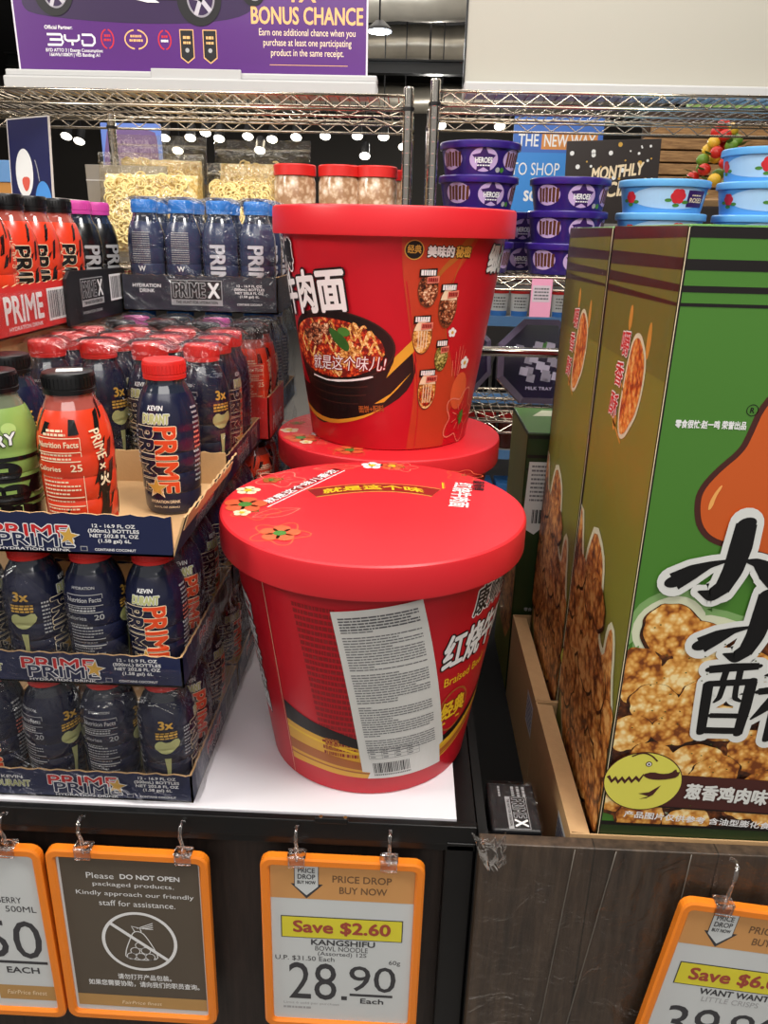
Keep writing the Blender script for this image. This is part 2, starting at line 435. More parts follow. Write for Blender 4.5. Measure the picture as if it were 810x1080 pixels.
def lid_print(m):
    S = top_(0, 0, .0465)
    outline_flower(m, S, -.165, -.045, .030, flowerorange); flower(m, S, -.185, -.02, .030, flowerorange, leafgreen, 3)
    outline_flower(m, S, -.117, -.126, .034, flowerorange); flower(m, S, -.117, -.126, .026, flowerorange, leafgreen, 3)
    outline_flower(m, S, -.155, .105, .034, pinkline); flower(m, S, -.168, .098, .014, bandbrown, leafgreen, 3)
    flower(m, S, -.194, .045, .018, pale, yellow); flower(m, S, -.182, -.055, .012, pale, yellow, 4)
    flower(m, S, -.012, .198, .018, white, yellow); flower(m, S, .022, .198, .020, flowerorange, yellow); outline_flower(m, S, .04, .19, .022, pinkline, 4)
    outline_flower(m, S, .142, .158, .026, flowerorange); leafline(m, S, -.11, .165, .085, .014, 20, pinkline); leafline(m, S, -.165, -.07, .075, .016, 35, pinkline)
    leafline(m, S, -.09, .19, .05, .01, -15, flowerorange)
    m.line(S, [(-.19, -.03), (-.12, .04), (-.07, .17)], .0016, pinkline)
    # slanted slogan strip
    m.poly(S, [(-.168, -.012), (-.156, -.022), (-.062, .166), (-.074, .176)], deepred)
    m.text(S, '就是这个味儿香浓', -.1145, .0775, .19, .017, white, 2, .03, rot=63.5)
    m.line(S, [(-.151, -.027), (-.056, .163)], .0022, white, 2)
    # bowed banner with gold characters
    arc = [(-.096 + .19 * t, .018 + .062 * sin(pi * (.12 + .62 * t))) for t in [i / 16 for i in range(17)]]
    V, F = ribbon(arc, .040); m.pr(S, V, F, gold, 1); V, F = ribbon(arc, .035); m.pr(S, V, F, deepred, 2)
    m.text(S, '就是这个味', -.004, .068, .155, .022, yellow, 3, .04, rot=8, tr=lambda a, b: (a, b - 3.2 * a * a + .01))
    # product name on the right, written across
    m.otext(S, '红烧牛肉面', .132, .058, .115, .030, white, deepred, 1, .02, .06, rot=-97)
    m.text(S, '康师傅', .162, .105, .05, .020, black, 2, .02, rot=-97); m.dashes(S, .104, .108, .1, .03, yellow)

def front_bucket():
    t = T('noodle_bucket', 'giant red noodle bucket in front with a white paper label, standing on the white board', 'bucket', (-.045, 1.046, .8001))
    b = bucket_shell(BH); S = bucket_S(); d = 3.
    def curve(pts): return smooth(pts, 2, False)
    top = curve([(-42, .142), (-28, .126), (-12, .116), (8, .094), (26, .082), (42, .082), (58, .105), (76, .14), (100, .17)])
    bot = curve([(-42, .108), (-28, .103), (-12, .096), (8, .079), (26, .070), (42, .070), (58, .092), (76, .128), (100, .16)])
    g2 = curve([(-42, .034), (-28, .038), (-12, .034), (8, .032), (26, .032), (42, .040), (58, .062), (76, .10), (100, .14)])
    b.poly(S, top + bot[::-1], bandblack, 2, d)
    b.poly(S, bot + g2[::-1], bandgold, 1, d)
    mid = [(a, (p * .55 + q * .45)) for (a, p), (_, q) in zip(bot, g2)]; mid2 = [(a, (p * .28 + q * .72)) for (a, p), (_, q) in zip(bot, g2)]
    b.poly(S, mid + mid2[::-1], bandbrown, 2, d)
    b.line(S, [(a, p * .85 + q * .15) for (a, p), (_, q) in zip(bot, g2)], .004, yellow, 2, d)
    b.line(S, [(a, p * .18 + q * .82) for (a, p), (_, q) in zip(bot, g2)], .003, bandbrown, 2, d)
    # glued side seam, a print that wraps round from the back
    b.line(S, [(-42.7, .004), (-42.7, .345)], .0008, pale, 3)
    b.poly(S, rect(-44.6, .003, -42.9, .346), bred, 2, d)
    b.otext(S, '红烧牛肉面', -63, .19, .2, .034, white, black, 1, .03, .12, rot=-90, ax=.0032, du=3, shear=.15)
    # small brown directions
    for k in range(26):
        y = .318 - k * .0098; a = -28.5 + k * .34
        b.dashes(S, a, -11 + k * .34, y, .0062, deepred, 1, .6, 2.2, .35)
    for k in range(6): b.dashes(S, -19 + k * .1, -12, .098 - k * .008, .0052, bandbrown, 3, .6, 2, .3)
    # product name to the right
    b.otext(S, '红烧牛肉面', 63, .247, .196, .056, white, black, 1, .03, .09, shear=.2, ax=.0033, du=3, rot=6)
    b.otext(S, '康师傅', 60, .312, .092, .044, black, white, 1, .02, .10, shear=.2, ax=.0033, du=3, rot=6)
    b.text(S, 'Braised Beef', 51, .190, .088, .015, yellow, 2, .02, ax=.0031, du=3, rot=5)
    b.poly(S, ell(46, .130, 9.5, .037, 36), bred, 3, d); b.line(S, ell(46, .130, 9.5, .037, 36) + [(55.5, .130)], .003, bandbrown, 4)
    b.otext(S, '经典', 46, .134, .046, .032, yellow, deepred, 4, .04, .12, ax=.003, du=3, rot=8); b.line(S, [(40, .108), (52, .112)], .004, yellow, 5)
    b.build('body', t)
    # pasted ingredients label
    q = [(-12.5, .318), (20.8, .338), (43.0, .075), (40.8, .071), (43.8, .034), (2.3, .033), (3.6, .045), (-.4, .046)]
    p = MB(); p.poly(S, q, paper, 5, 3.)
    tl, tr, br, bl = (-12.5, .318), (20.8, .338), (43.8, .034), (2.0, .033)
    def L(u, v, h=0):
        a = tl[0] * (1 - u) * (1 - v) + tr[0] * u * (1 - v) + br[0] * u * v + bl[0] * (1 - u) * v
        z = tl[1] * (1 - u) * (1 - v) + tr[1] * u * (1 - v) + br[1] * u * v + bl[1] * (1 - u) * v
        return S(a, z, h + 5 * LAY)
    rr = random.Random(5)
    v = .035
    while v < .83:
        hard = v < .10
        end = .93 if rr.random() < .8 else rr.uniform(.4, .9)
        for gap in (.118, .30, .335, .50, .535, .72):
            if abs(v - gap) < .012: end = rr.uniform(.2, .6)
        if not any(abs(v - gq) < .008 for gq in (.128, .325, .53, .735)):
            x = .06
            while x < end:
                w = min(rr.uniform(.02, .09), end - x); p.poly(L, rect(x, v, x + w, v + (.0078 if hard else .0062)), grey if hard else papergrey, 1, .05); x += w + .008
        v += .0148
    for k in range(4): p.poly(L, rect(.07, .80 + k * .022, .70, .802 + k * .022), papergrey, 1, .06)
    for k in range(5): p.poly(L, rect(.07 + k * .157, .80, .074 + k * .157, .866), papergrey, 1)
    for k in range(3):
        for j in range(4): p.poly(L, rect(.09 + j * .155, .808 + k * .022, .15 + j * .155, .814 + k * .022), papergrey, 2)
    x = .10; r3 = random.Random(8)
    while x < .56:
        w = r3.choice((.006, .010, .016)); p.poly(L, rect(x, .895, x + w, .962), black, 1); x += w + r3.choice((.006, .01, .013))
    p.dashes(L, .10, .56, .975, .009, grey, 1, .012, .02, .008)
    p.build('ingredient_label', t, label='white printed paper label stuck on the red side')
    l = lid_mb(); lid_print(l); l.build('lid', t, (0, 0, BH - .0465))
    return t
def back_bucket():
    h = .415
    t = T('noodle_bucket', 'giant red noodle bucket showing a black bowl of noodles, standing on top of another bucket', 'bucket', (-.036, 1.494, 1.1935))
    b = bucket_shell(h); S = bucket_S(h); d = 3.
    # dark swoosh and gold flames behind the bowl
    b.poly(S, smooth([(-90, .12), (-60, .03), (-30, .050), (-8, .068), (16, .118), (16, .196), (2, .165), (-10, .13), (-60, .10)], 2), bandblack, 1, d)
    b.poly(S, smooth([(-80, .07), (-45, .044), (-16, .062), (0, .086), (-16, .056), (-45, .036), (-80, .058)], 2), bandgold, 2, d)
    b.poly(S, [(-10, .128), (-2, .155), (14.5, .208), (14.5, .184), (2, .145), (-6, .12)], bandgold, 2, d)
    b.poly(S, [(-8, .088), (2, .108), (13.5, .146), (6, .117), (-2, .092)], bandgold, 2, d)
    b.text(S, '面饼+配料', -10, .078, .05, .013, bandbrown, 3, .02, ax=.0031, du=3, rot=5)
    # rust coloured wave running down the right
    w1 = [(5, .372), (5.5, .33), (7, .29), (11, .22), (15.5, .15), (16, .09), (13.5, .003)]
    w2 = [(46, .372), (39, .335), (30, .295), (29, .24), (38, .17), (46, .12), (44, .06), (42, .003)]
    b.poly(S, smooth(w1, 2, False) + smooth(w2, 2, False)[::-1], wavebrown, 1, d)
    b.poly(S, smooth([(44, .372), (36, .34), (24, .31), (19, .26), (22, .31), (32, .345), (38, .372)], 2), bandbrown, 2, d)
    b.line(S, smooth([(41, .372), (32, .30), (30, .24), (36, .17)], 2, False), .0016, bandbrown, 2, d)
    b.line(S, smooth([(8, .30), (13, .21), (20, .08), (19, .003)], 2, False), .0018, bred, 2, d)
    # bowl of beef noodles
    rim = lambda s=1.: ell(-34, .186, 38 * s, .062 * s, 48)
    bowl = [(4, .184), (3, .165), (-1, .135), (-8, .105), (-13, .090), (-16, .074), (-30, .066), (-46, .064), (-54, .078), (-58, .095), (-66, .13), (-71, .165), (-72, .186)]
    b.poly(S, bowl + [(-60, .22), (-30, .246), (-5, .225)], bandblack, 3, d)
    for k in range(5):
        z = .155 - k * .015
        b.line(S, [(a, z + .0000125 * (a + 34) ** 2 - .012) for a in range(-66 + 3 * k, -2 - 3 * k, 4)], .0022, M('bowl_brown', (58, 34, 28), .35), 4, d)
    b.poly(S, rim(), bandblack, 5, d); b.line(S, rim(.985) + [rim(.985)[0]], .0028, M('bowl_brown', (58, 34, 28), .35), 6)
    b.poly(S, ell(-36, .182, 34, .052, 48), soup, 7, d)
    rr = random.Random(11)
    for k in range(34):
        a = rr.uniform(-62, -10); z = rr.uniform(.142, .222)
        if ((a + 36) / 33) ** 2 + ((z - .182) / .05) ** 2 > .85: continue
        p = [(a + 9 * u, z + .010 * sin(7 * u + k) + rr.uniform(-.001, .001)) for u in [i / 8 for i in range(9)]]
        b.line(S, p, .0042, noodle, 8, None)
    for a, z, s_ in ((-44, .212, 5.5), (-52, .20, 5), (-36, .214, 4.5), (-45, .195, 5), (-30, .20, 4)): b.poly(S, smooth([(a + s_ * cos(t) * (1 + .25 * sin(5 * t)), z + .0024 * s_ * sin(t)) for t in [i * .7 for i in range(9)]], 1), meat, 9, d)
    b.poly(S, smooth([(-35, .22), (-28, .212), (-22, .195), (-22, .178), (-27, .182), (-33, .20)], 2), M('greens', (46, 96, 34), .45, var=.3, scale=60), 10, d)
    b.poly(S, smooth([(-30, .215), (-24, .222), (-20, .21), (-25, .202)], 2), leafgreen, 10, d)
    for k in range(14): b.poly(S, ell(rr.uniform(-64, -8), rr.uniform(.145, .17), .9, .0022, 8), M('chilli', (150, 14, 10), .4), 9)
    b.otext(S, '就是这个味儿!', -25.5, .158, .158, .026, white, deepred, 11, .01, .10, shear=.25, ax=.0032, du=3, rot=3)
    b.line(S, smooth([(-52, .128), (-36, .122), (-16, .13), (-6, .14), (-20, .129), (-36, .124)], 1, False), .0026, white, 11, d)
    # big product name above it
    b.otext(S, '红烧牛肉面', -68, .268, .305, .070, white, bandblack, 12, .035, .10, ax=.00335, du=3, rot=6)
    b.otext(S, '康师傅', -77, .335, .12, .05, black, white, 12, .05, .12, ax=.0034, du=3)
    # seal and heading
    b.poly(S, ell(11, .349, 4.6, .0155, 30), gold, 3); b.poly(S, ell(11, .349, 4.1, .0138, 30), bandblack, 4)
    b.text(S, '经典', 11, .350, .022, .013, gold, 5, .04, ax=.0034)
    b.otext(S, '美味的', 24.2, .347, .046, .017, white, bandblack, 3, .05, .16, ax=.0034, du=3); b.otext(S, '秘密', 36.5, .347, .030, .017, gold, bandblack, 3, .05, .16, ax=.0034, du=3)
    # five round food photos with captions
    for a, z, rx, ry, mm, hd in ((19.2, .286, 5.4, .029, meat, 1), (31.3, .258, 5.6, .036, meat, 1), (18.2, .209, 5.6, .031, noodle, 1), (31.0, .171, 4.4, .025, herb, 1), (24, .113, 6.0, .036, noodle, 1)):
        b.poly(S, ell(a, z, rx, ry, 32), M('photo_rim', (120, 64, 40), .4), 4); b.poly(S, ell(a, z, rx * .93, ry * .93, 32), mm, 5)
        if mm is noodle:
            for k in range(9): b.line(S, [(a - rx * .55 + k * rx * .14, z + ry * .3), (a - rx * .5 + k * rx * .13, z - ry * .62)], .0016, pale if k % 2 else noodle, 6)
        if a == 24: b.poly(S, ell(a, z - ry * .3, rx * .8, ry * .5, 20), soup, 6)
        b.poly(S, ell(a, z, rx * .93, ry * .93, 12, 20, 160), pale, 6) if ry > .03 else None
        y = z + ry * .62
        b.poly(S, [(a - rx * .95, y + .002), (a + rx * .7, y + .004), (a + rx * .7, y + .017), (a - rx * .95, y + .015)], bandblack, 7)
        b.poly(S, [(a - rx * .2, y - .008), (a + rx * .95, y - .006), (a + rx * .95, y + .005), (a - rx * .2, y + .003)], pinkline, 8)
        b.dashes(S, a - rx * .8, a + rx * .6, y + .0098, .0085, white, 9, .8, 1.3, .25); b.dashes(S, a - rx * .1, a + rx * .85, y - .0015, .0062, deepred, 9, .5, 1, .25)
    # flowers low on the right
    for k in range(5): q = radians(60 + k * 22); b.line(S, [(46 + 1.5 * cos(q) * k, .135), (46 + 7 * cos(q), .135 + .055 * sin(q))], .0011, pinkline, 3)
    flower(b, S, 50.8, .157, .011, white, gold, 3, ax=.0031); flower(b, S, 36.5, .214, .008, white, gold, 3, ax=.0031)
    b.poly(S, ell(50, .105, 7.5, .035, 30), flowerorange, 2, d); outline_flower(b, lambda a, z, h=0: S(a / .0031, z, h), 56 * .0031, .055, .045, pinkline, 3)
    b.poly(S, ell(57.5, .052, 2.2, .015, 20), leafgreen, 5)
    b.otext(S, '细心煮好面', 86, .335, .20, .046, white, bandblack, 3, .05, .12, ax=.0034, du=3)
    b.build('body', t)
    l = lid_mb(); lid_print(l); l.build('lid', t, (0, 0, h - .0465), radians(40))
    return t
def low_bucket():
    t = T('noodle_bucket', 'red noodle bucket at the back, only its lid showing under a taller bucket', 'bucket', (-.036, 1.494, .8001))
    b = bucket_shell(BH); S = bucket_S()
    b.poly(S, rect(-60, .04, 60, .11), bandgold, 1, 3); b.poly(S, rect(-60, .11, 60, .14), bandblack, 1, 3)
    b.build('body', t); l = lid_mb(); lid_print(l); l.build('lid', t, (0, 0, BH - .0465), radians(20))
    return t
front_bucket(); low_bucket(); back_bucket()
# ------------------------------------------------------------------ sports-drink bottles
capred = M('cap_red', (214, 40, 36), .38, var=.02); capblack = M('cap_black', (16, 16, 18), .3, var=.05); capblue = M('cap_blue', (38, 128, 214), .38, var=.03)
cappink = M('cap_pink', (206, 70, 160), .4, var=.03)
drink = M('dark_drink', (40, 46, 60), .08, var=.05, coat=1.); drinkred = M('red_drink', (170, 84, 74), .08, var=.05, coat=1.); drinkgreen = M('pale_green_drink', (110, 118, 96), .08, var=.05, coat=1.)
sl_navy = M('sleeve_navy', (25, 29, 56), .26, var=.05, coat=.35); sl_orange = M('sleeve_orange', (226, 64, 34), .28, var=.04, coat=.3)
sl_black = M('sleeve_black', (18, 18, 20), .26, var=.05, coat=.35); sl_slate = M('sleeve_slate', (52, 62, 92), .26, var=.08, coat=.35); sl_green = M('sleeve_green', (140, 172, 88), .3, var=.14, scale=20, coat=.3)
BP = [(.0335, .003), (.0352, .008), (.0362, .028), (.0352, .031), (.0368, .034), (.0373, .056), (.0362, .059), (.0378, .062), (.0382, .084), (.0371, .087), (.0386, .090), (.0388, .112), (.0380, .115), (.0388, .118), (.0382, .130), (.0368, .141), (.0345, .151), (.0315, .160), (.0295, .1645)]
BSURF = revolve([(r + .0004, z) for r, z in BP])
def bottle_body(m):
    b = MB(); b.lathe([(0, .0015), (.028, .0), (.0325, .001)] + [(r - .0006, z) for r, z in BP] + [(.0272, .169), (.0252, .173), (.0242, .177), (.0242, .184), (0, .184)], m, 28); return b.mesh('bottle_body')
def cap_mesh(m):
    b = MB(); prof = [(.0245, .0795 + .101), (.0262, .181), (.0264, .186), (.0258, .1865), (.0258, .1875), (.0264, .188), (.0262, .2015), (.0252, .2042), (.0235, .205), (0, .205)]
    b.lathe(prof, m, 36)
    for k in range(36):                                    # grip ridges
        t = 2 * pi * k / 36; b.box((.0262 * sin(t), -.0262 * cos(t), .1945), (.0016, .0012, .011), m, rot=(0, 0, math.degrees(t)))
    return b.mesh('bottle_cap')
def sleeve(m):
    b = MB(); b.lathe(BP, m, 36); return b
D = 4.
AX = .00066                                                # metres per degree on the sleeve
def facts(b, a0, a1, y0, y1, ink, lay=2, head='Nutrition Facts'):
    S = BSURF; c = (a0 + a1) / 2
    for p in ([(a0, y0), (a0, y1)], [(a1, y0), (a1, y1)]): b.line(S, p, .0006, ink, lay)
    for z in (y0, y1, y1 - .0165): b.poly(S, rect(a0, z - .0005, a1, z + .0005), ink, lay, D)
    b.text(S, head, c, y1 - .0075, (a1 - a0) * AX * .92, .0068, ink, lay, .03, ax=AX, du=D)
    for z in (y1 - .0265, y1 - .070, y1 - .081): b.poly(S, rect(a0 + 2, z - .0014, a1 - 2, z), ink, lay, D)
    b.text(S, 'Calories', a0 + (a1 - a0) * .24, y1 - .036, None, .006, ink, lay, .03, ax=AX, du=D); b.text(S, '25' if ink is pale else '20', a1 - 9, y1 - .035, None, .0085, ink, lay, .03, ax=AX, du=D)
    rr = random.Random(2); z = y1 - .0135
    for k in range(2): b.dashes(S, a0 + 2, a0 + (a1 - a0) * .8, y1 - .0195 - k * .0045, .0022, ink, lay, 2, 6, 1.2, du=D, rnd=rr)
    z = y1 - .047
    while z > y0 + .003:
        if all(abs(z - q) > .003 for q in (y1 - .0707, y1 - .0817)): b.dashes(S, a0 + 3, a0 + (a1 - a0) * rr.uniform(.55, .95), z, .0019, ink, lay, 2, 6, 1.2, du=D, rnd=rr)
        z -= .0048
def vert_prime(b, a, ztop, zbot, w, fill, edge, lay=2, out=.05, bold=.03):
    h = ztop - zbot                                        # letters run down the bottle
    b.otext(BSURF, 'PRIME', a, (ztop + zbot) / 2, h - .003, w - .001, fill, edge, lay, bold + .02, .07, rot=-90, ax=AX, du=D)
def sleeve_navy():
    b = sleeve(sl_navy); S = BSURF
    vert_prime(b, -34, .124, .036, .024, sl_navy, pale, 2); vert_prime(b, 6, .124, .032, .0255, orange, pale, 2)
    b.text(S, 'KEVIN', -10, .1475, .021, .0062, white, 3, .04, shear=.15, ax=AX + .00002, du=D)
    b.otext(S, 'DURANT', -10, .1335, .034, .0125, M('durant_gold', (188, 190, 130), .4), white, 3, .05, .10, shear=.15, ax=AX, du=D)
    b.poly(S, star(-17, .040, .0165, .0066, sx=1 / AX), pale, 5, D); b.poly(S, star(-17, .040, .0138, .0055, sx=1 / AX), gold, 6, D)
    b.text(S, 'HYDRATION DRINK', -4, .0205, .040, .0042, pale, 3, .03, ax=AX, du=D); b.text(S, '16.9 FL OZ (500mL)', -2, .0125, .034, .0034, pale, 3, .02, ax=AX, du=D)
    for k in range(16): b.dashes(S, 62 + (k % 3), 84 - 3 * (k % 2), .145 - k * .0066, .0028, pinkline if 4 < k < 9 else lgrey, 2, 3, 7, 1.4, du=D)
    facts(b, 130, 200, .03, .138, lgrey, 2)
    b.text(S, 'HYDRATION', 165, .148, .03, .004, lgrey, 2, .03, ax=AX, du=D)
    b.text(S, '3x', -105, .132, None, .014, gold, 2, .06, ax=AX, du=D)
    for k in range(3): b.dashes(S, -126, -84, .118 - k * .0045, .0028, gold, 2, 4, 9, 1.5, du=D)
    b.poly(S, smooth([(-130, .098), (-118, .106), (-104, .100), (-84, .108), (-78, .096), (-96, .082), (-112, .080), (-128, .088)], 1), M('durant_gold', (188, 190, 130), .4), 2, D)
    b.poly(S, [(-112, .072), (-99, .072), (-101, .05), (-104, .022), (-110, .022), (-109, .05)], M('durant_gold', (188, 190, 130), .4), 2, D)
    for k in range(9): b.dashes(S, -70, -56, .12 - k * .006, .0026, lgrey, 2, 3, 6, 1.4, du=D)
    return b.mesh('bottle_sleeve')
def slashes(b, a, z, s_, n, mat, rr):
    for k in range(n):
        aa = a + rr.uniform(-14, 14); zz = z + rr.uniform(-.03, .03); L = rr.uniform(.012, .03) * s_; w = rr.uniform(4, 11)
        b.poly(BSURF, [(aa, zz), (aa + w, zz + .003), (aa + w + 9, zz + L), (aa + 7, zz + L - .004)], mat, 1, D)
def sleeve_orange():
    b = sleeve(sl_orange); S = BSURF; rr = random.Random(4)
    for a, z, n in ((-60, .12, 5), (60, .13, 4), (58, .07, 5), (64, .04, 4), (120, .12, 5), (118, .05, 5), (-118, .11, 6), (-128, .05, 6), (-20, .028, 3)): slashes(b, a, z, 1.1, n, sl_black, rr)
    b.poly(S, smooth([(48, .03), (58, .06), (50, .085), (58, .112), (66, .115), (64, .085), (72, .058), (64, .028), (56, .012)], 1), sl_black, 2, D)
    b.poly(S, [(-34, .138), (-24, .139), (-16, .152), (-27, .153)], sl_black, 2, D); b.poly(S, [(14, .138), (30, .139), (26, .155), (16, .156)], sl_black, 2, D)
    facts(b, -40, 30, .034, .135, pale, 3)
    b.dashes(S, -22, 6, .1435, .0026, pale, 3, 4, 9, 1.5, du=D); b.dashes(S, -28, 10, .139, .0028, pale, 3, 4, 9, 1.5, du=D)
    b.text(S, 'PRIME', 58, .125, .036, .011, pale, 4, .03, rot=-80, ax=AX, du=D); b.text(S, '×', 61, .0985, .007, .007, pale, 4, .06, ax=AX); b.text(S, '火', 64, .083, .012, .016, pale, 4, .05, ax=AX, du=D)
    vert_prime(b, 180, .130, .034, .030, sl_orange, pale, 3); vert_prime(b, -145, .128, .034, .028, sl_black, pale, 3)
    return b.mesh('bottle_sleeve')
def sleeve_green():
    b = sleeve(sl_green); S = BSURF; rr = random.Random(9)
    for a, z in ((0, .092), (30, .092), (10, .064), (42, .064), (-30, .09), (-24, .062), (20, .040), (50, .038), (0, .036), (-60, .07), (90, .07), (120, .1), (160, .06), (200, .09), (-100, .05), (250, .06)):
        b.poly(S, smooth([(a - 26, z - .010), (a + 20, z - .012), (a + 27, z + .002), (a + 12, z + .011), (a - 14, z + .012), (a - 28, z + .004)], 2), sl_black, 1, D)
    b.poly(S, rect(-180, .004, 180, .046), sl_black, 1, D)
    for z in (.052, .080, .106): b.poly(S, rect(-178, z - .002, -4, z + .003), sl_black, 1, D); b.poly(S, rect(8, z - .002, 178, z + .003), sl_black, 1, D)
    for a, z, w in ((22, .094, 12), (34, .066, 8), (5, .066, 14), (18, .041, 14)): b.poly(S, rect(a - w, z - .0022, a + w, z + .0022), sl_green, 2, D)
    b.poly(S, ell(10, .148, 14, .008, 20), M('berry_pale', (176, 204, 120), .35), 2, D); b.poly(S, ell(44, .142, 12, .007, 20), M('berry_pale', (176, 204, 120), .35), 2, D)
    b.otext(S, 'BERRY', 14, .128, .052, .013, white, sl_black, 3, .04, .14, shear=.2, ax=AX, du=D, rot=8)
    b.line(S, [(12, .048), (48, .048), (48, .028), (12, .028), (12, .048)], .0012, M('berry_pale', (176, 204, 120), .35), 3)
    vert_prime(b, 180, .130, .034, .030, sl_green, pale, 3)
    return b.mesh('bottle_sleeve')
def sleeve_slate():
    b = sleeve(sl_slate); S = BSURF
    b.poly(S, rect(-180, .004, 180, .055), M('sleeve_slate_dark', (36, 40, 62), .28), 1, D)
    vert_prime(b, 0, .125, .03, .030, M('silver_ink', (206, 208, 216), .35), M('sleeve_slate_dark', (36, 40, 62), .28), 2)
    for k in range(15): b.dashes(S, 120, 176, .145 - k * .0040, .0018, lgrey, 2, 3, 8, 1.4, du=D)
    b.text(S, 'W', 148, .078, None, .010, white, 2, .06, ax=AX, du=D); b.text(S, 'B', 148, .060, None, .009, white, 2, .06, ax=AX, du=D)
    for k in range(12): b.dashes(S, -120, -80, .140 - k * .007, .0024, lgrey, 2, 3, 8, 1.4, du=D)
    return b.mesh('bottle_sleeve')
def sleeve_black():
    b = sleeve(sl_black)
    for a in (0, 120, 240): vert_prime(b, a, .125, .03, .030, lgrey, sl_black, 2)
    return b.mesh('bottle_sleeve')
KIND = {}
def kind(k, capm, drinkm, sl): KIND[k] = (cap_mesh(capm), bottle_body(drinkm), sl)
kind('navy', capred, drink, sleeve_navy()); kind('orange', capblack, drinkred, sleeve_orange()); kind('green', capblack, drinkgreen, sleeve_green())
kind('slate', capblue, drink, sleeve_slate()); kind('black', cappink, drink, sleeve_black())
KIND['navyblack'] = (KIND['orange'][0], KIND['navy'][1], KIND['navy'][2])
PROTO = {}
def bottle(k, loc, turn, label, group=None, sc=(1, 1, 1), tilt=None, sticker=False):
    """turn in degrees: which side of the sleeve faces out"""
    key = (k, sticker)
    if key not in PROTO:
        t = T('drink_bottle', label, 'bottle', loc, radians(turn), group)
        for n, me in (('bottle_body', KIND[k][1]), ('sleeve_label', KIND[k][2]), ('cap', KIND[k][0])):
            o = bpy.data.objects.new(n, me); COL.objects.link(o); o.parent = t
        if sticker:
            p = MB(); p.prism(rect(-.013, -.009, .013, .009), top_(.002, 0, .2052), 0, .0004, paper); p.build('cap_sticker', t, rz=.4, label='small white price sticker')
        t.scale = sc
        if tilt: t.rotation_euler = (tilt[0], tilt[1], radians(turn))
        PROTO[key] = t
        return t
    r = dup(PROTO[key], loc, radians(turn), label, None, sc, tilt)
    if group: r['group'] = group
    elif 'group' in r: del r['group']
    return r
# ------------------------------------------------------------------ wrapped cases of bottles
from mathutils import noise as NZ
redboard = M('red_board', (214, 44, 40), .42, var=.05); slateboard = M('slate_board', (46, 48, 60), .42, var=.06); darkboard = M('black_board', (24, 24, 27), .42, var=.08)
def rip(x, y, z, a=.004, f=16.): return a * NZ.noise((x * f, y * f, z * f)) + a * .6 * NZ.noise((x * f * 2.3 + 9, y * f * 2.3, z * f * 2.3))
def sheet(m, fn, nu, nv, mat):
    V = [fn(i / nu, j / nv) for j in range(nv + 1) for i in range(nu + 1)]
    F = [(j * (nu + 1) + i, j * (nu + 1) + i + 1, (j + 1) * (nu + 1) + i + 1, (j + 1) * (nu + 1) + i) for j in range(nv) for i in range(nu)]
    m.add(V, F, mat, True)
def wrap(w, d, z1, caps, faces, mat, zfront=None, sd=0.):
    """crinkled film hugging a case: F front, R right side, T draped over the caps"""
    m = MB()
    def lean(t): return .016 * max(0, (t - .72) / .28) ** 1.5
    if 'F' in faces:
        def f(u, v):
            x = -w / 2 + w * u; zt = z1 if not zfront else zfront(u) ; z = .002 + (zt - .002) * v
            return (x, -d / 2 - .0045 + lean(z / z1) + rip(x + sd, 0, z), z)
        sheet(m, f, 44, 24, mat)
    if 'R' in faces:
        def f(u, v):
            y = -d / 2 + d * u; z = .002 + (z1 - .002) * v
            return (w / 2 + .0065 - lean(z / z1) + rip(3 + sd, y, z, .006, 13), y, z)
        sheet(m, f, 36, 24, mat)
    if 'T' in faces:
        def f(u, v):
            x = -w / 2 + .012 + (w - .024) * u; y = -d / 2 + .012 + (d - .024) * v
            q = min([sqrt((x - a) ** 2 + (y - b) ** 2) for a, b in caps] or [1])
            return (x, y, z1 + .0022 - .55 * max(0, min(.048, q - .027)) + rip(x, y, sd, .0012, 20) * (q > .03))
        sheet(m, f, 60, 48, filmtop)
    return m
def blue_front(m, S, x0, s_=1., ph=.046):
    """maker's print on a navy tray, x0 = centre of the logo"""
    y = ph * .5
    m.otext(S, 'PRIME', x0 - .004, y + .0075, .098 * s_, .0155, redink, white, 2, .03, .16, shear=.0, du=None)
    m.otext(S, 'PRIME', x0 + .003, y - .0045, .096 * s_, .0165, navy, white, 4, .02, .16)
    m.poly(S, star(x0 + .045 * s_, y + .002, .0155, .0065, rot=80), white, 6); m.poly(S, star(x0 + .045 * s_, y + .002, .0128, .0054, rot=80), gold, 7)
    m.text(S, 'HYDRATION DRINK', x0, .0055, .090 * s_, .0038, white, 2, .04)
    m.poly(S, rect(x0 + .058, .005, x0 + .067, .0115), lgrey, 2); m.poly(S, rect(x0 + .059, .006, x0 + .066, .0105), navy, 3)
    m.text(S, '12 - 16.9 FL OZ\n(500mL) BOTTLES\nNET 202.8 FL OZ\n(1.58 gal) 6L', x0 + .102, y + .0058, .064, .026, white, 2, .05, lead=1.05)
    m.text(S, 'CONTAINS COCONUT', x0 + .102, .0075, .052, .0034, white, 2, .05)
    m.otext(S, 'DURANT', x0 - .105, y - .001, .050, .0105, M('durant_gold', (188, 190, 130), .4), white, 2, .04, .1); m.text(S, 'KEVIN', x0 - .105, y + .010, .03, .005, white, 2, .05)
def blue_side(m, S, d, ph=.046):
    m.otext(S, 'PRIME', -.02, ph * .5 + .005, .085, .016, redink, white, 2, .03, .16); m.otext(S, 'PRIME', -.015, ph * .5 - .007, .083, .014, navy, white, 4, .02, .16)
    m.poly(S, rect(.055, .006, .105, ph - .006), lgrey, 2); m.barcode(S, .08, ph * .5, .042, ph - .016, black, 3, 24)
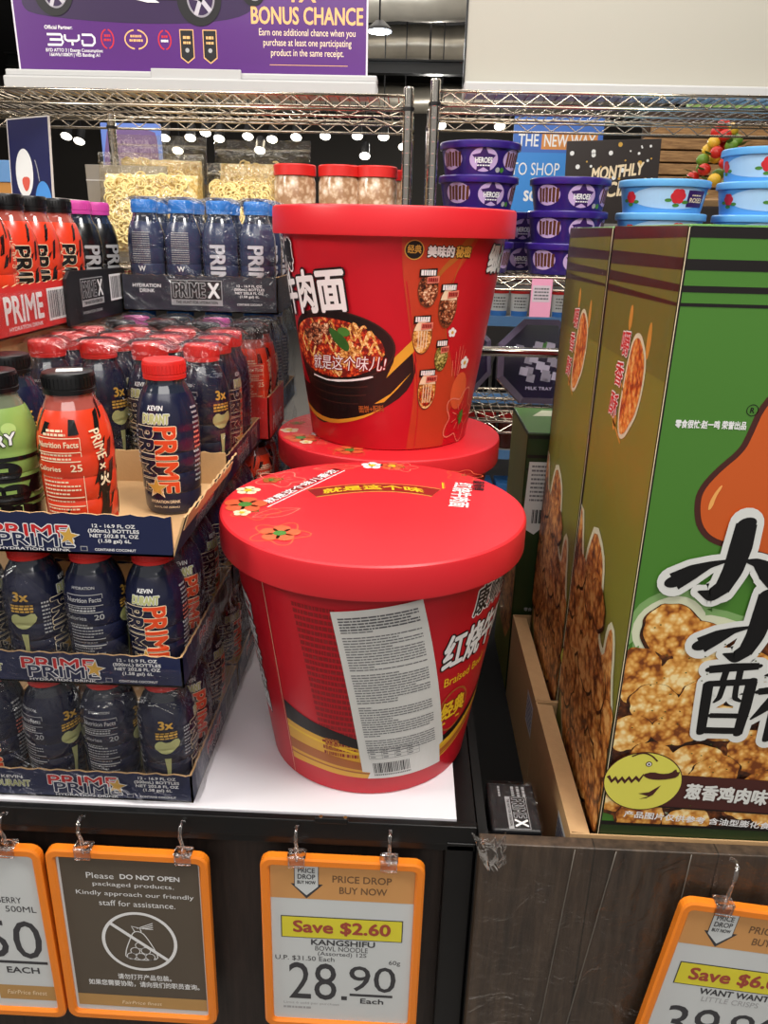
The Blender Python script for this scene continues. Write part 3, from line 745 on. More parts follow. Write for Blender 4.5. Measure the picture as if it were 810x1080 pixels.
def x_logo(m, S, x, y, s_):
    m.poly(S, rect(x - .052 * s_, y - .024 * s_, x + .052 * s_, y + .025 * s_), lgrey, 2); m.poly(S, rect(x - .0505 * s_, y - .0125 * s_, x + .0505 * s_, y + .0235 * s_), darkboard, 3)
    m.otext(S, 'PRIME', x - .014 * s_, y + .0055 * s_, .062 * s_, .026 * s_, darkboard, lgrey, 4, .03, .12); m.text(S, 'X', x + .035 * s_, y + .0055 * s_, .024 * s_, .029 * s_, white, 6, .06)
    m.text(S, 'THE HUNT FOR HYDRATION', x, y - .018 * s_, .085 * s_, .006 * s_, darkboard, 4, .03)
def tray_mesh(w, d, h, board, fprint=None, rprint=None, open_right=0., th=.003, wavy=True):
    m = MB(); k = kraft
    m.bx(-w / 2, w / 2, -d / 2, d / 2, 0, th, k)
    n = 40; rr = random.Random(int(w * 1e4))
    def wall(p0, p1, nrm, lean=0., hh=h):                  # thin board wall, printed outside, bare inside, torn wavy rim
        V = []
        for i in range(n + 1):
            t = i / n; x = p0[0] + (p1[0] - p0[0]) * t; y = p0[1] + (p1[1] - p0[1]) * t
            zz = hh + (.0018 * sin(i * 1.9) * rr.uniform(.4, 1) if wavy else 0)
            for s_ in (0, th): V.append((x - nrm[0] * s_, y - nrm[1] * s_, 0)); V.append((x - nrm[0] * s_ + nrm[0] * lean, y - nrm[1] * s_ + nrm[1] * lean, zz))
        out = [(4 * i, 4 * i + 4, 4 * i + 5, 4 * i + 1) for i in range(n)]
        inn = [(4 * i + 2, 4 * i + 3, 4 * i + 7, 4 * i + 6) for i in range(n)]; tp = [(4 * i + 1, 4 * i + 5, 4 * i + 7, 4 * i + 3) for i in range(n)]
        en = [(0, 1, 3, 2), (4 * n, 4 * n + 2, 4 * n + 3, 4 * n + 1)]
        m.add(V, out, board); m.add(V, inn + tp + en, k)
    wall((-w / 2, -d / 2), (w / 2, -d / 2), (0, -1)); wall((w / 2, -d / 2), (w / 2, d / 2), (1, 0), open_right)
    wall((w / 2, d / 2), (-w / 2, d / 2), (0, 1)); wall((-w / 2, d / 2), (-w / 2, -d / 2), (-1, 0))
    if fprint: fprint(m, front(0, -d / 2, 0))
    if rprint:
        S0 = right(w / 2, 0, 0); S = (lambda a, b, q=0: (lambda p: (p[0] + open_right * b / h, p[1], p[2]))(S0(a, b, q)))
        rprint(m, S)
    return m
TW, TD, PIT = .334, .290, .0825
def case(label, loc, board, fprint, rprint, w=TW, d=TD, h=.046, filmf='', ztop=.19, caps=(), zfront=None, group=None, open_right=0., mat=None, sd=0.):
    t = T('bottle_case', label, 'drink case', loc, 0, group)
    tray_mesh(w, d, h, board, fprint, rprint, open_right).build('tray', t)
    if filmf: wrap(w, d, ztop, caps, filmf, mat or film, zfront, sd).build('shrink_film', t)
    return t
XC = -.452
COLS = [XC + (i - 1.5) * PIT for i in range(4)]
Z0, LVL = .8001, .1901
ZL = [Z0, Z0 + LVL, Z0 + 2 * LVL]
S1Y = .86 + TD / 2
ROW1 = [.906, .990, 1.074]
lowsc = (1.04, 1.04, .912); hisc = (1.048, 1.048, 1.04)
P1 = ['leftmost', 'second from the left', 'third from the left', 'rightmost']
# front stack, two full cases
bf = lambda x0: (lambda m, S: blue_front(m, S, x0))
bsd = lambda m, S: blue_side(m, S, TD)
LV = ['bottom', 'middle']
for L in range(2):
    case('navy cardboard case of bottles at the %s of the front stack' % LV[L], (XC, S1Y, ZL[L]), navy, bf(.015 if L == 0 else .004), bsd,
         filmf='FR', ztop=LVL - .004, zfront=None if L == 0 else (lambda u: .19 if u < .30 else max(.03, .19 - .26 * (u - .30))), sd=L * 5)
    turns = [[0, 165, -165, 120], [105, 105, -165, 8]][L]
    for c in range(4): bottle('navy', (COLS[c], ROW1[0], ZL[L] + .0031), turns[c], 'navy drink bottle, %s in the front row of the %s case' % (P1[c], LV[L]), sc=lowsc)
    for r in (1, 2): bottle('navy', (COLS[3], ROW1[r], ZL[L] + .0031), (40, 90)[r - 1], 'navy drink bottle at the right end of the %s row in the %s case' % (ORD[r], LV[L]), sc=lowsc)
# opened case on top with four loose bottles
case('opened navy cardboard case with torn right side on top of the front stack', (XC, S1Y, ZL[2]), navy, bf(-.008), bsd, open_right=.018, h=.054)
tp_ = [o for o in bpy.data.objects if o.get('label', '').startswith('opened navy')][0]; m = MB(); rr = random.Random(12)
e_ = [(-TD / 2 + .002 + .012 * k, .046 + rr.uniform(.004, .020) * (1 - .5 * k / 22)) for k in range(22)]
S = (lambda a, b, q=0: (TW / 2 + .0185 * b / .054 + .0012 + q, a, b)); m.prism([(e_[0][0], .036)] + [(e_[-1][0], .036)] + e_[::-1], S, -.0004, .0010, kraft); m.build('torn_edge', tp_, label='torn bare edge of the cardboard side')
zb = ZL[2] + .0031
bottle('navy', (-.336, 1.035, zb), 4, 'single navy bottle with red cap and gold star standing in the opened case', sc=(1.10, 1.10, 1.05))
bottle('orange', (-.4165, .914, zb), 0, 'orange bottle with black cap and nutrition panel standing in the opened case', sc=(1.17, 1.17, 1.06), sticker=True)
bottle('green', (-.5135, .914, zb), 0, 'green and black bottle with black cap at the left of the opened case', sc=(1.15, 1.15, 1.05), sticker=False)
bottle('navyblack', (-.556, 1.04, zb), 150, 'dark bottle with black cap behind the green bottle in the opened case', sc=(1.10, 1.10, 1.05))
# second stack
S2Y = 1.157 + .27 / 2; ROW2 = [1.202, 1.285, 1.368]
for L in range(2):
    case('navy case of bottles at the %s of the second stack, behind the front stack' % LV[L], (XC, S2Y, ZL[L]), navy, None, bsd, d=.27, filmf='R', ztop=LVL - .004, sd=L * 3 + 20)
    for r in range(3): bottle('navy', (COLS[3], ROW2[r], ZL[L] + .0031), (70, 20, 110)[r], 'navy drink bottle at right end of row %s, second stack, %s case' % (['one', 'two', 'three'][r], LV[L]), sc=lowsc)
caps2 = [(x - XC, y - S2Y) for x in COLS for y in ROW2]
case('film-wrapped navy case of red-capped bottles right behind the opened case', (XC, S2Y, ZL[2]), navy, bf(0), bsd, d=.27, filmf='FRT', ztop=.2185, caps=caps2, mat=film, sd=31)
tt = [[-170, 165, 0, 160], [30, 70, 110, 95], [20, 60, 100, 20]]
for r in range(3):
    for c in range(4):
        bottle('navy', (COLS[c], ROW2[r], zb), tt[r][c], 'red-capped navy bottle under film, %s in the %s wrapped row' % (P1[c], ORD[r]), sc=hisc, group=None)
# third stack: red case, black caps
S3Y = 1.434 + .175 / 2; ROW3 = [1.478, 1.562]; X3 = XC + .018; C3 = [X3 + (i - 1.5) * PIT for i in range(4)]
def red_print(m, S): m.otext(S, 'PRIME', 0, .026, .10, .026, white, redboard, 2, .04, .05)
for L in range(2):
    case('case of bottles at the %s of the third stack from the front' % LV[L], (X3, S3Y, ZL[L]), redboard, None, red_print, d=.175, filmf='R', ztop=LVL - .004, sd=L + 50)
    for r in range(2): bottle('orange', (C3[3], ROW3[r], ZL[L] + .0031), (60, 20)[r], 'orange bottle at the right end of the %s row, third stack, %s case' % (ORD[r], LV[L]), sc=lowsc)
case('red cardboard case of bottles under film in the third stack', (X3, S3Y, ZL[2]), redboard, None, red_print, d=.175, h=.085, filmf='FRT', ztop=.220, caps=[(x - X3, y - S3Y) for x in C3 for y in ROW3], sd=61)
for r in range(2):
    for c in range(4):
        k = 'black' if (r == 1 and c in (0, 2)) or (r == 0 and c == -1) else 'orange'
        bottle(k, (C3[c], ROW3[r], zb), (50, 100, 150, 20)[c], ('pink-capped black bottle' if k == 'black' else 'black-capped orange bottle') + ' under film in red case, %s in %s row' % (P1[c], 'front' if r == 0 else 'rear'), sc=hisc)
# fourth stack carries the dark case with blue caps
S4Y = 1.613 + .27 / 2; ROW4 = [1.657, 1.740, 1.823]
for L in range(2):
    case('slate case of bottles at the %s of the fourth stack, by the tall bucket' % LV[L], (XC, S4Y, ZL[L]), slateboard, None, None, d=.27, filmf='R', ztop=LVL - .004, sd=L + 70)
    for r in range(2): bottle('slate', (COLS[3], ROW4[r], ZL[L] + .0031), 30 * r, 'blue-capped bottle at the right end of the %s row, fourth stack, %s case' % (ORD[r], LV[L]), sc=lowsc)
case('slate case of blue-capped bottles underneath the dark printed case', (XC, S4Y, ZL[2]), slateboard, None, None, d=.27, filmf='R', ztop=.215, sd=81)
s4 = (1.048, 1.048, 1.075)
for r in range(3):
    for c in range(4):
        if r == 0 or c == 3: bottle('slate', (COLS[c], ROW4[r], zb), 150, 'blue-capped bottle below the dark printed case, %s in the %s row' % (P1[c], ORD[r]), sc=s4)
ZP = zb + .205 * 1.075 + .0004; XP = -.434; CP = [XP + (i - 1.5) * .0765 for i in range(4)]
def px_print(m, S):
    x_logo(m, S, -.006, .038, 1.02)
    m.text(S, 'HYDRATION\nDRINK', -.108, .046, .058, .017, white, 2, .05, lead=1.05)
    m.text(S, '12 - 16.9 FL OZ\n(500mL) BOTTLES\nNET 202.8 FL OZ\n(1.58 gal) 6L', .103, .043, .062, .027, white, 2, .05, lead=1.05); m.text(S, 'CONTAINS COCONUT', .103, .0175, .052, .0042, white, 2, .05)
case('dark slate case with four blue caps in front, lying on top of the rear stack', (XP, 1.60 + .13, ZP), slateboard, px_print, None, w=.322, d=.26, h=.072, filmf='FRT', ztop=.2185,
     caps=[(x - XP, y - 1.73) for x in CP for y in (1.642, 1.722, 1.802)], sd=91, mat=filmsoft)
for r in range(3):
    for c in range(4):
        if r < 2 or c == 3: bottle('slate', (CP[c], 1.642 + r * .08, ZP + .0031), ((-150, -145, 2, 4), (0, 20, 40, 30), (0, 0, 0, 40))[r][c], 'blue-capped slate bottle in the dark printed case, %s in its %s row' % (P1[c], ORD[r]), sc=(.97, .97, 1.035))
# left side: plain cartons below, two red cases and a loose black case end on top
for k in range(3):
    t = T('cardboard_carton', 'plain brown carton, %s in the pile under the red drink cases' % ['lowest', 'middle', 'topmost'][k], 'carton', (-.765, 1.385, Z0 + k * .2010))
    m = MB(); m.bx(-.15, .15, -.31, .31, 0, .2, kraft, .004); m.build('carton_body', t)
    m = MB(); m.bx(-.152, .1512, -.03, .03, .2, .2009, M('packing_tape', (190, 160, 110), .25)); m.poly(front(0, -.311, 0), rect(-.03, .10, .03, .2), M('packing_tape', (190, 160, 110), .25)); m.build('packing_tape', t)
ZR = Z0 + .6035
def red_side(m, S):
    m.text(S, 'PRIME', -.035, .040, .125, .040, white, 2, .05); m.text(S, 'HYDRATION DRINK', -.035, .012, .11, .006, white, 2, .04)
    m.poly(S, rect(.045, .012, .115, .064), white, 2); m.barcode(S, .08, .038, .06, .044, grey, 3, 26)
case('red cardboard case of orange bottles at the upper left, nearer the camera', (-.765, 1.24, ZR), redboard, None, red_side, d=.33, h=.075, w=.32, filmf='R', ztop=.075, mat=filmsoft)
case('red cardboard case behind the nearer red case at the upper left', (-.765, 1.555, ZR), redboard, None, red_side, d=.29, h=.075, w=.32)
for i, y in enumerate((1.118, 1.20, 1.282, 1.364)): bottle('orange', (-.651, y, ZR + .0031), (160, 130, 190, 175)[i], 'orange bottle with black cap, %s from the front in the upper left red case' % ORD[i], sc=(1.02, 1.02, 1.0))
bottle('orange', (-.651, 1.462, ZR + .0031), 185, 'orange bottle with black cap beside two pink-capped bottles', sc=(1.02, 1.02, 1.0))
for i, y in enumerate((1.555, 1.645)): bottle('black', (-.651, y, ZR + .0031), (55, 65)[i], 'black bottle with pink cap at the upper left, %s' % ('beside the last orange bottle' if i == 0 else 'farther of the two'), sc=(1.02, 1.02, 1.0))
t = T('case_end_panel', 'black cardboard case end leaning on the red drink case', 'cardboard panel', (-.597, 1.49, ZR - .004), radians(90))
m = MB(); S = front(0, 0, 0); pts = [(-.145, 0), (.145, 0), (.145, .075), (.135, .088), (-.125, .092), (-.142, .08)]
m.prism(pts, S, -.006, 0, darkboard); x_logo(m, S, -.035, .052, 1.0); m.poly(S, rect(.052, .028, .122, .078), white, 2); m.barcode(S, .087, .053, .058, .042, grey, 3, 24)
m.text(S, 'HYDRATION DRINK', -.04, .017, .09, .005, lgrey, 2, .04); m.build('board', t)
# ------------------------------------------------------------------ display counters and hanging signs
woodl = wood_mat('dark_wood', (26, 20, 18), (58, 45, 39), .5, seam=.30); woodr = wood_mat('brown_wood', (42, 33, 27), (96, 78, 62), .45, seam=.165)
boardw = M('white_board', (232, 230, 236), .5, var=.015, scale=6)
t = T('display_counter', 'dark wood display counter with black metal edge under the stacked bottle cases', 'counter', (-.45, 1.34, 0))
def part(m, name, root, label=None):                       # geometry given in world coordinates
    lx, ly, lz = root.location
    m.v = [(x - lx, y - ly, z - lz) for x, y, z in m.v]
    return m.build(name, root, label=label)
m = MB(); m.bx(-1.15, .075, .868, .886, 0, .768, woodl); part(m, 'front_panel', t); m = MB(); m.bx(-1.15, .075, 1.83, 1.85, 0, .76, woodl); part(m, 'back_panel', t)
m = MB(); m.bx(-1.15, .1165, .848, 1.90, .772, .792, blackmetal, .001); m.bx(-1.15, .1165, .838, .850, .766, .7975, blackmetal, .0015); m.bx(-1.15, .1165, .842, .866, .752, .766, blackmetal, .001); part(m, 'edge_rail', t)
m = MB(); m.bx(.074, .1165, .842, .884, .0, .7715, blackmetal, .003); part(m, 'corner_post', t)
m = MB(); m.bx(.076, .1145, .8405, .843, .7735, .776, chrome); m.bx(.0755, .1155, .836, .84, .7655, .7705, blackmetal, .001); part(m, 'post_cap', t)
m = MB(); m.bx(-1.15, .0885, .8510, 1.89, .792, .8, boardw, .0008); part(m, 'top_board', t, 'white board lying in the black rim')
m = MB(); m.box((-.086, .838, .8005), (.046, .006, .009), blackmetal, .0015)
for x in (-.1005, -.0665): m.lathe([(0, 0), (.0028, 0), (.0028, .0012), (0, .0012)], chrome, 12, (x, .838, .805))
part(m, 'latch_plate', t)
t2 = T('display_counter', 'brown wood display bin holding the green snack boxes on the right', 'counter', (.52, 1.34, 0))
m = MB(); m.bx(.1185, 1.0, .812, .832, 0, .7955, woodr, .0015); part(m, 'front_panel', t2)
for x in (.1185, .987): m = MB(); m.bx(x, x + .013, .832, 1.88, 0, .79, M('bin_black', (9, 9, 9), .9)); part(m, 'side_panel', t2)
m = MB(); m.bx(.132, .985, .832, 1.88, .58, .6, M('bin_black', (9, 9, 9), .9)); part(m, 'bin_floor', t2)
m = MB()
def f(u, v): x = .12 + .40 * u; z = .40 + .4025 * v; return (x, .8095 + rip(x, 0, z, .0014, 12), z)
sheet(m, f, 50, 50, filmsoft)
for x0, x1 in ((.30, .262), (.245, .225), (.40, .392)): m.tube([(x0 + (x1 - x0) * k / 8, .8085, .796 - .396 * k / 8) for k in range(9)], .0007, M('film_fold', (112, 106, 98), .25), 5)
def g(u, v):                                               # crumpled end of the wrap at the corner
    a = 2 * pi * u; return (.128 + .016 * cos(a) * (1 + .5 * sin(3 * a)) * (1.1 - .3 * v) + .01 * v, .8055 + .006 * sin(a) + .003 * sin(9 * v + 4 * a), .815 - .05 * v + .006 * sin(5 * a))
sheet(m, g, 24, 16, film)
part(m, 'plastic_wrap', t2, 'clear plastic wrap over the panel')

frame_or = M('frame_orange', (250, 138, 34), .35, var=.03, coat=.2); cardw = M('sign_paper', (214, 218, 218), .55, var=.01); cardtan = M('sign_tan', (216, 158, 96), .55, var=.02); cardbrown = M('sign_brown', (92, 82, 70), .55, var=.03)
darkink = M('dark_grey_ink', (62, 62, 66), .5, var=.02); saveyel = M('save_yellow', (232, 220, 60), .5); savered = M('save_brown', (170, 76, 60), .5)
def rrect(w, h, r, n=5): return [(sx * (w / 2 - r) + r * cos(t), sy * (h / 2 - r) + r * sin(t)) for sx, sy, a in ((1, 1, 0), (-1, 1, 90), (-1, -1, 180), (1, -1, 270)) for t in [radians(a + 90 * k / n) for k in range(n + 1)]]
SW, SH = .232, .335
def sign(label, x, ztop, y, rot, hooks, paint, hz=.7995, back=.838):
    t = T('hanging_sign', label, 'sign', (x, y, ztop - SH / 2)); t.rotation_euler = (0, radians(rot), 0)
    m = MB(); S = front(0, 0, 0); o = rrect(SW, SH, .016); i_ = rrect(SW - .026, SH - .030, .006); n = len(o)
    V = []; F = []
    for P, hh in ((o, -.007), (o, .0035), (rrect(SW - .006, SH - .006, .014), .0055), (rrect(SW - .020, SH - .024, .008), .0055), (i_, .0025), (i_, -.007)): V += [S(a, b, hh) for a, b in P]
    for k in range(5):
        for a in range(n): b = (a + 1) % n; F.append((k * n + a, k * n + b, (k + 1) * n + b, (k + 1) * n + a))
    for a in range(n): b = (a + 1) % n; F.append((5 * n + a, 5 * n + b, b, a))
    m.add(V, F, frame_or); m.build('frame', t)
    c = MB(); W, H = SW - .0262, SH - .0302
    c.prism(rect(-W / 2, -H / 2, W / 2, H / 2), S, -.003, 0, cardw); paint(c, S, W, H); c.build('card', t)
    for hx in hooks:
        h = MB(); zt = hz - (ztop - SH / 2) + hx * math.tan(radians(rot)); tp = SH / 2
        yb = back - y + .001                                # back to the rail
        h.tube([(hx, yb - .002, zt - .012), (hx, yb - .012, zt - .004), (hx, yb - .020, zt - .006), (hx, min(yb - .024, -.004), zt - .02), (hx, -.004, (zt - .02 + tp) / 2), (hx, -.004, tp - .004)], .0026, clearplastic, 8)
        ho = h.build('hook', t, label='clear plastic hook')
        k = MB(); k.box((hx, -.0075, tp - .004), (.023, .004, .018), clearplastic, .001); k.box((hx, .0105, tp - .004), (.020, .004, .014), clearplastic, .001); k.box((hx, .0, tp + .0045), (.026, .016, .003), clearplastic, .001); k.build('clip', t, label='clear plastic clip')
    return t
def no_open(c, S, W, H):
    c.poly(S, rect(-W / 2 + .004, -H / 2 + .010, W / 2 - .002, H / 2 - .002), cardbrown, 1); c.poly(S, rect(-W / 2 + .004, -H / 2 + .010, W / 2 - .002, -H / 2 + .034), M('sign_gold', (190, 148, 90), .55), 2)
    c.text(S, 'Please', -.042, .1195, .040, .0105, white, 2, .005); c.text(S, 'DO NOT OPEN', .030, .120, .086, .0088, white, 2, .05)
    c.text(S, 'packaged products.', .005, .1035, .118, .0098, white, 2, .005); c.text(S, 'Kindly approach our friendly', .006, .086, .172, .0105, white, 2, .005); c.text(S, 'staff for assistance.', .008, .069, .112, .0105, white, 2, .005)
    cx, cy = .006, -.0045; c.line(S, ell(cx, cy, .054, .056, 60) + [(cx + .054, cy)], .005, white, 3); c.line(S, [(cx - .043, cy + .036), (cx + .043, cy - .036)], .0055, white, 4)
    # bag of fruit with a hand tying it
    bag = smooth([(cx - .024, cy - .037), (cx + .026, cy - .037), (cx + .024, cy - .02), (cx + .012, cy + .008), (cx + .004, cy + .02), (cx - .008, cy + .02), (cx - .014, cy + .004), (cx - .022, cy - .018)], 2)
    c.line(S, bag + [bag[0]], .0016, white, 2)
    for a, b in ((-.014, -.03), (0, -.03), (.014, -.03), (-.008, -.019), (.008, -.018), (0, -.008)): q = ell(cx + a, cy + b, .007, .0065, 16); c.line(S, q + [q[0]], .0013, white, 2)
    c.line(S, [(cx - .006, cy + .02), (cx - .010, cy + .03), (cx + .002, cy + .027), (cx + .004, cy + .02)], .0016, white, 2)
    for k in range(4): c.line(S, [(cx - .002 + k * .004, cy + .026), (cx + .010 + k * .003, cy + .032 - k * .002), (cx + .022, cy + .038 - k * .004)], .0014, white, 2)
    c.text(S, '请勿打开产品包装。', 0.008, -.0775, .082, .0115, white, 2, .02); c.text(S, '如果您需要协助，请向我们的职员查询。', 0.006, -.0925, .170, .012, white, 2, .02)
    c.text(S, 'FairPrice finest', .0, -.1325, .062, .007, pale, 3, .0, shear=.2)
def price_head(c, S, W, H):
    c.poly(S, rect(-W / 2, H / 2 - .062, W / 2, H / 2), cardtan, 1)
    x = -.051; yy = H / 2
    c.poly(S, [(x - .0225, yy - .034), (x - .0175, yy - .034), (x - .0175, yy - .001), (x + .0175, yy - .001), (x + .0175, yy - .034), (x + .0235, yy - .034), (x, yy - .061)], darkink, 2)
    c.poly(S, [(x - .0165, yy - .038), (x - .0165, yy), (x + .0165, yy), (x + .0165, yy - .038), (x, yy - .055)], cardw, 3)
    c.text(S, 'PRICE\nDROP', x, yy - .0145, .025, .020, darkink, 4, .03, lead=.95); c.text(S, 'BUY NOW', x, yy - .0305, .026, .006, darkink, 4, .04)
    c.text(S, 'PRICE DROP', .028, yy - .0225, .084, .0125, M('tan_ink', (124, 92, 62), .5), 2, .02); c.text(S, 'BUY NOW', .030, yy - .043, .068, .0125, M('tan_ink', (124, 92, 62), .5), 2, .02)
def save(c, S, txt, W, y=.036):
    c.poly(S, rect(-W / 2 + .014, y - .021, W / 2 - .014, y + .021), darkink, 1); c.poly(S, rect(-W / 2 + .0155, y - .0195, W / 2 - .0155, y + .0195), saveyel, 2)
    c.text(S, txt, 0, y, .142, .026, savered, 3, .05)
def price28(c, S, W, H):
    price_head(c, S, W, H); save(c, S, 'Save $2.60', W)
    c.text(S, 'KANGSHIFU', .002, .0075, .094, .0112, darkink, 1, .05); c.text(S, 'BOWL NOODLE', .0, -.0045, .078, .0092, darkink, 1); c.text(S, '(Assorted) 12S', .001, -.0158, .072, .0105, darkink, 1)
    c.text(S, 'U.P. $31.50 Each', -.0545, -.0265, .088, .0105, darkink, 1, .005); c.text(S, '60g', .079, -.0275, .017, .0112, darkink, 1)
    c.text(S, '28', -.043, -.0725, .072, .076, darkink, 1, .006); c.poly(S, rect(.0005, -.1085, .009, -.1005), darkink, 1); c.text(S, '90', .047, -.0625, .070, .052, darkink, 1, .004)
    c.poly(S, rect(.013, -.099, .078, -.0940), darkink, 1); c.text(S, 'Each', .047, -.1085, .035, .0105, darkink, 1, .04)
    c.text(S, 'Limit 6 sold per purchase', -.045, -.1195, .085, .0062, lgrey, 1); c.dashes(S, -.088, -.046, -.1285, .0042, lgrey, 1)
def price39(c, S, W, H):
    price_head(c, S, W, H); save(c, S, 'Save $6.00', W)
    c.text(S, 'WANT WANT', .002, .0065, .100, .0112, darkink, 1, .05); c.text(S, 'LITTLE CRISPS', .0, -.008, .082, .0095, lgrey, 1)
    c.text(S, '39', -.042, -.060, .078, .066, darkink, 1, .006); c.poly(S, rect(.0015, -.092, .010, -.084), darkink, 1); c.text(S, '90', .051, -.055, .078, .052, darkink, 1, .004)
    c.poly(S, rect(.014, -.0915, .086, -.0865), darkink, 1); c.text(S, 'Each', .051, -.103, .035, .0105, darkink, 1, .04)
def price50(c, S, W, H):
    c.poly(S, rect(.014, -.136, W / 2, -.106), M('sign_gold', (190, 148, 90), .55), 1); c.text(S, 'FairPrice finest', .058, -.120, .062, .009, pale, 3, .0, shear=.2)
    c.text(S, 'STRAWBERRY', .035, .067, .080, .0115, darkink, 1, .01); c.text(S, '500ML', .072, .050, .046, .0115, darkink, 1, .01)
    c.text(S, '3', -.045, -.012, .045, .078, darkink, 1, .006); c.text(S, '50', .050, -.011, .090, .076, darkink, 1, .006); c.poly(S, rect(-.01, -.060, .098, -.0545), darkink, 1); c.text(S, 'EACH', .058, -.0735, .050, .0125, darkink, 1, .04)
sign('orange-framed price sign at the left edge showing a large 50 EACH', -.615, .739, .826, 0, (.070, -.07), price50)
sign('orange-framed brown sign asking shoppers not to open packaged products', -.377, .741, .826, .6, (-.060, .082), no_open)
sign('orange-framed price sign for 28.90 with yellow Save $2.60 strip', -.070, .745, .826, .3, (-.064, .065), price28)
sign('tilted orange-framed price sign at the right under the green snack box', .488, .727, .790, 6.5, (-.062, .030), price39, .806, .8085)
# ------------------------------------------------------------------ giant green snack boxes in their cartons
boxgreen = M('box_green', (74, 128, 46), .34, var=.05, scale=6, coat=.15); boxolive = M('box_olive', (122, 124, 46), .46, var=.10, scale=5); boxdark = M('box_dark_green', (38, 58, 24), .4, var=.06)
brownband = M('brown_band', (74, 34, 30), .4); orangeblob = M('orange_blob', (206, 92, 36), .38, var=.04, scale=5); egg = M('egg_yellow', (226, 220, 92), .4, var=.02)
chickgap = food_mat('chicken_gap_shade', [(.3, (40, 18, 8)), (.65, (84, 42, 18)), (.95, (130, 70, 30))], 24, 80, .4, .8)  # shade put into the print, in the gaps between nuggets
glow = M('white_halo', (216, 220, 190), .42, var=.03)
chick = food_mat('crispy_chicken', [(.06, (120, 60, 22)), (.24, (184, 112, 42)), (.44, (220, 156, 72)), (.62, (238, 188, 108)), (.84, (252, 228, 168))], 20, 78, .38, .7)
chickside = food_mat('chicken_side', [(.06, (88, 42, 18)), (.28, (150, 84, 34)), (.5, (200, 128, 56)), (.8, (232, 178, 104))], 18, 66, .36, .9)
chickred = food_mat('chicken_piece', [(.15, (150, 60, 26)), (.4, (206, 112, 44)), (.65, (226, 156, 70)), (.9, (240, 196, 120))], 30, 90, .35, .6)
XIAO = [([(.62, 1.0), (.61, .7), (.58, .4), (.51, .13)], [.19, .21, .19, .15]), ([(.52, .17), (.42, .05), (.30, .10)], [.15, .13, .02]),
        ([(.54, .53), (.36, .46), (.22, .36), (.06, .22)], [.02, .07, .15, .19]), ([(.66, .53), (.78, .51), (.90, .40), (1.0, .24)], [.02, .09, .20, .17])]
SU = [([(.02, .91), (.25, .95), (.52, .98)], [.09, .10, .08]), ([(.20, .93), (.18, .72)], [.07, .07]), ([(.34, .95), (.34, .72)], [.07, .07]), ([(.04, .72), (.05, .4), (.06, .05)], [.11, .11, .10]),
      ([(.04, .72), (.48, .77)], [.07, .08]), ([(.48, .78), (.47, .4), (.45, .05)], [.12, .12, .10]), ([(.20, .72), (.18, .54), (.13, .47)], [.06, .06, .02]), ([(.33, .72), (.34, .54), (.41, .50)], [.06, .06, .03]),
      ([(.12, .29), (.41, .30)], [.06, .06]), ([(.06, .08), (.45, .09)], [.08, .08]), ([(.93, 1.0), (.74, .9), (.60, .86)], [.12, .10, .02]), ([(.57, .64), (.8, .69), (1.02, .71)], [.08, .09, .08]),
      ([(.79, .92), (.78, .5), (.76, -.02)], [.11, .12, .08]), ([(.77, .66), (.67, .42), (.55, .26)], [.08, .10, .02]), ([(.79, .66), (.89, .46), (1.04, .32)], [.04, .10, .13])]
BWID, BDEP, BHGT, BZ = .50, .305, .980, .603
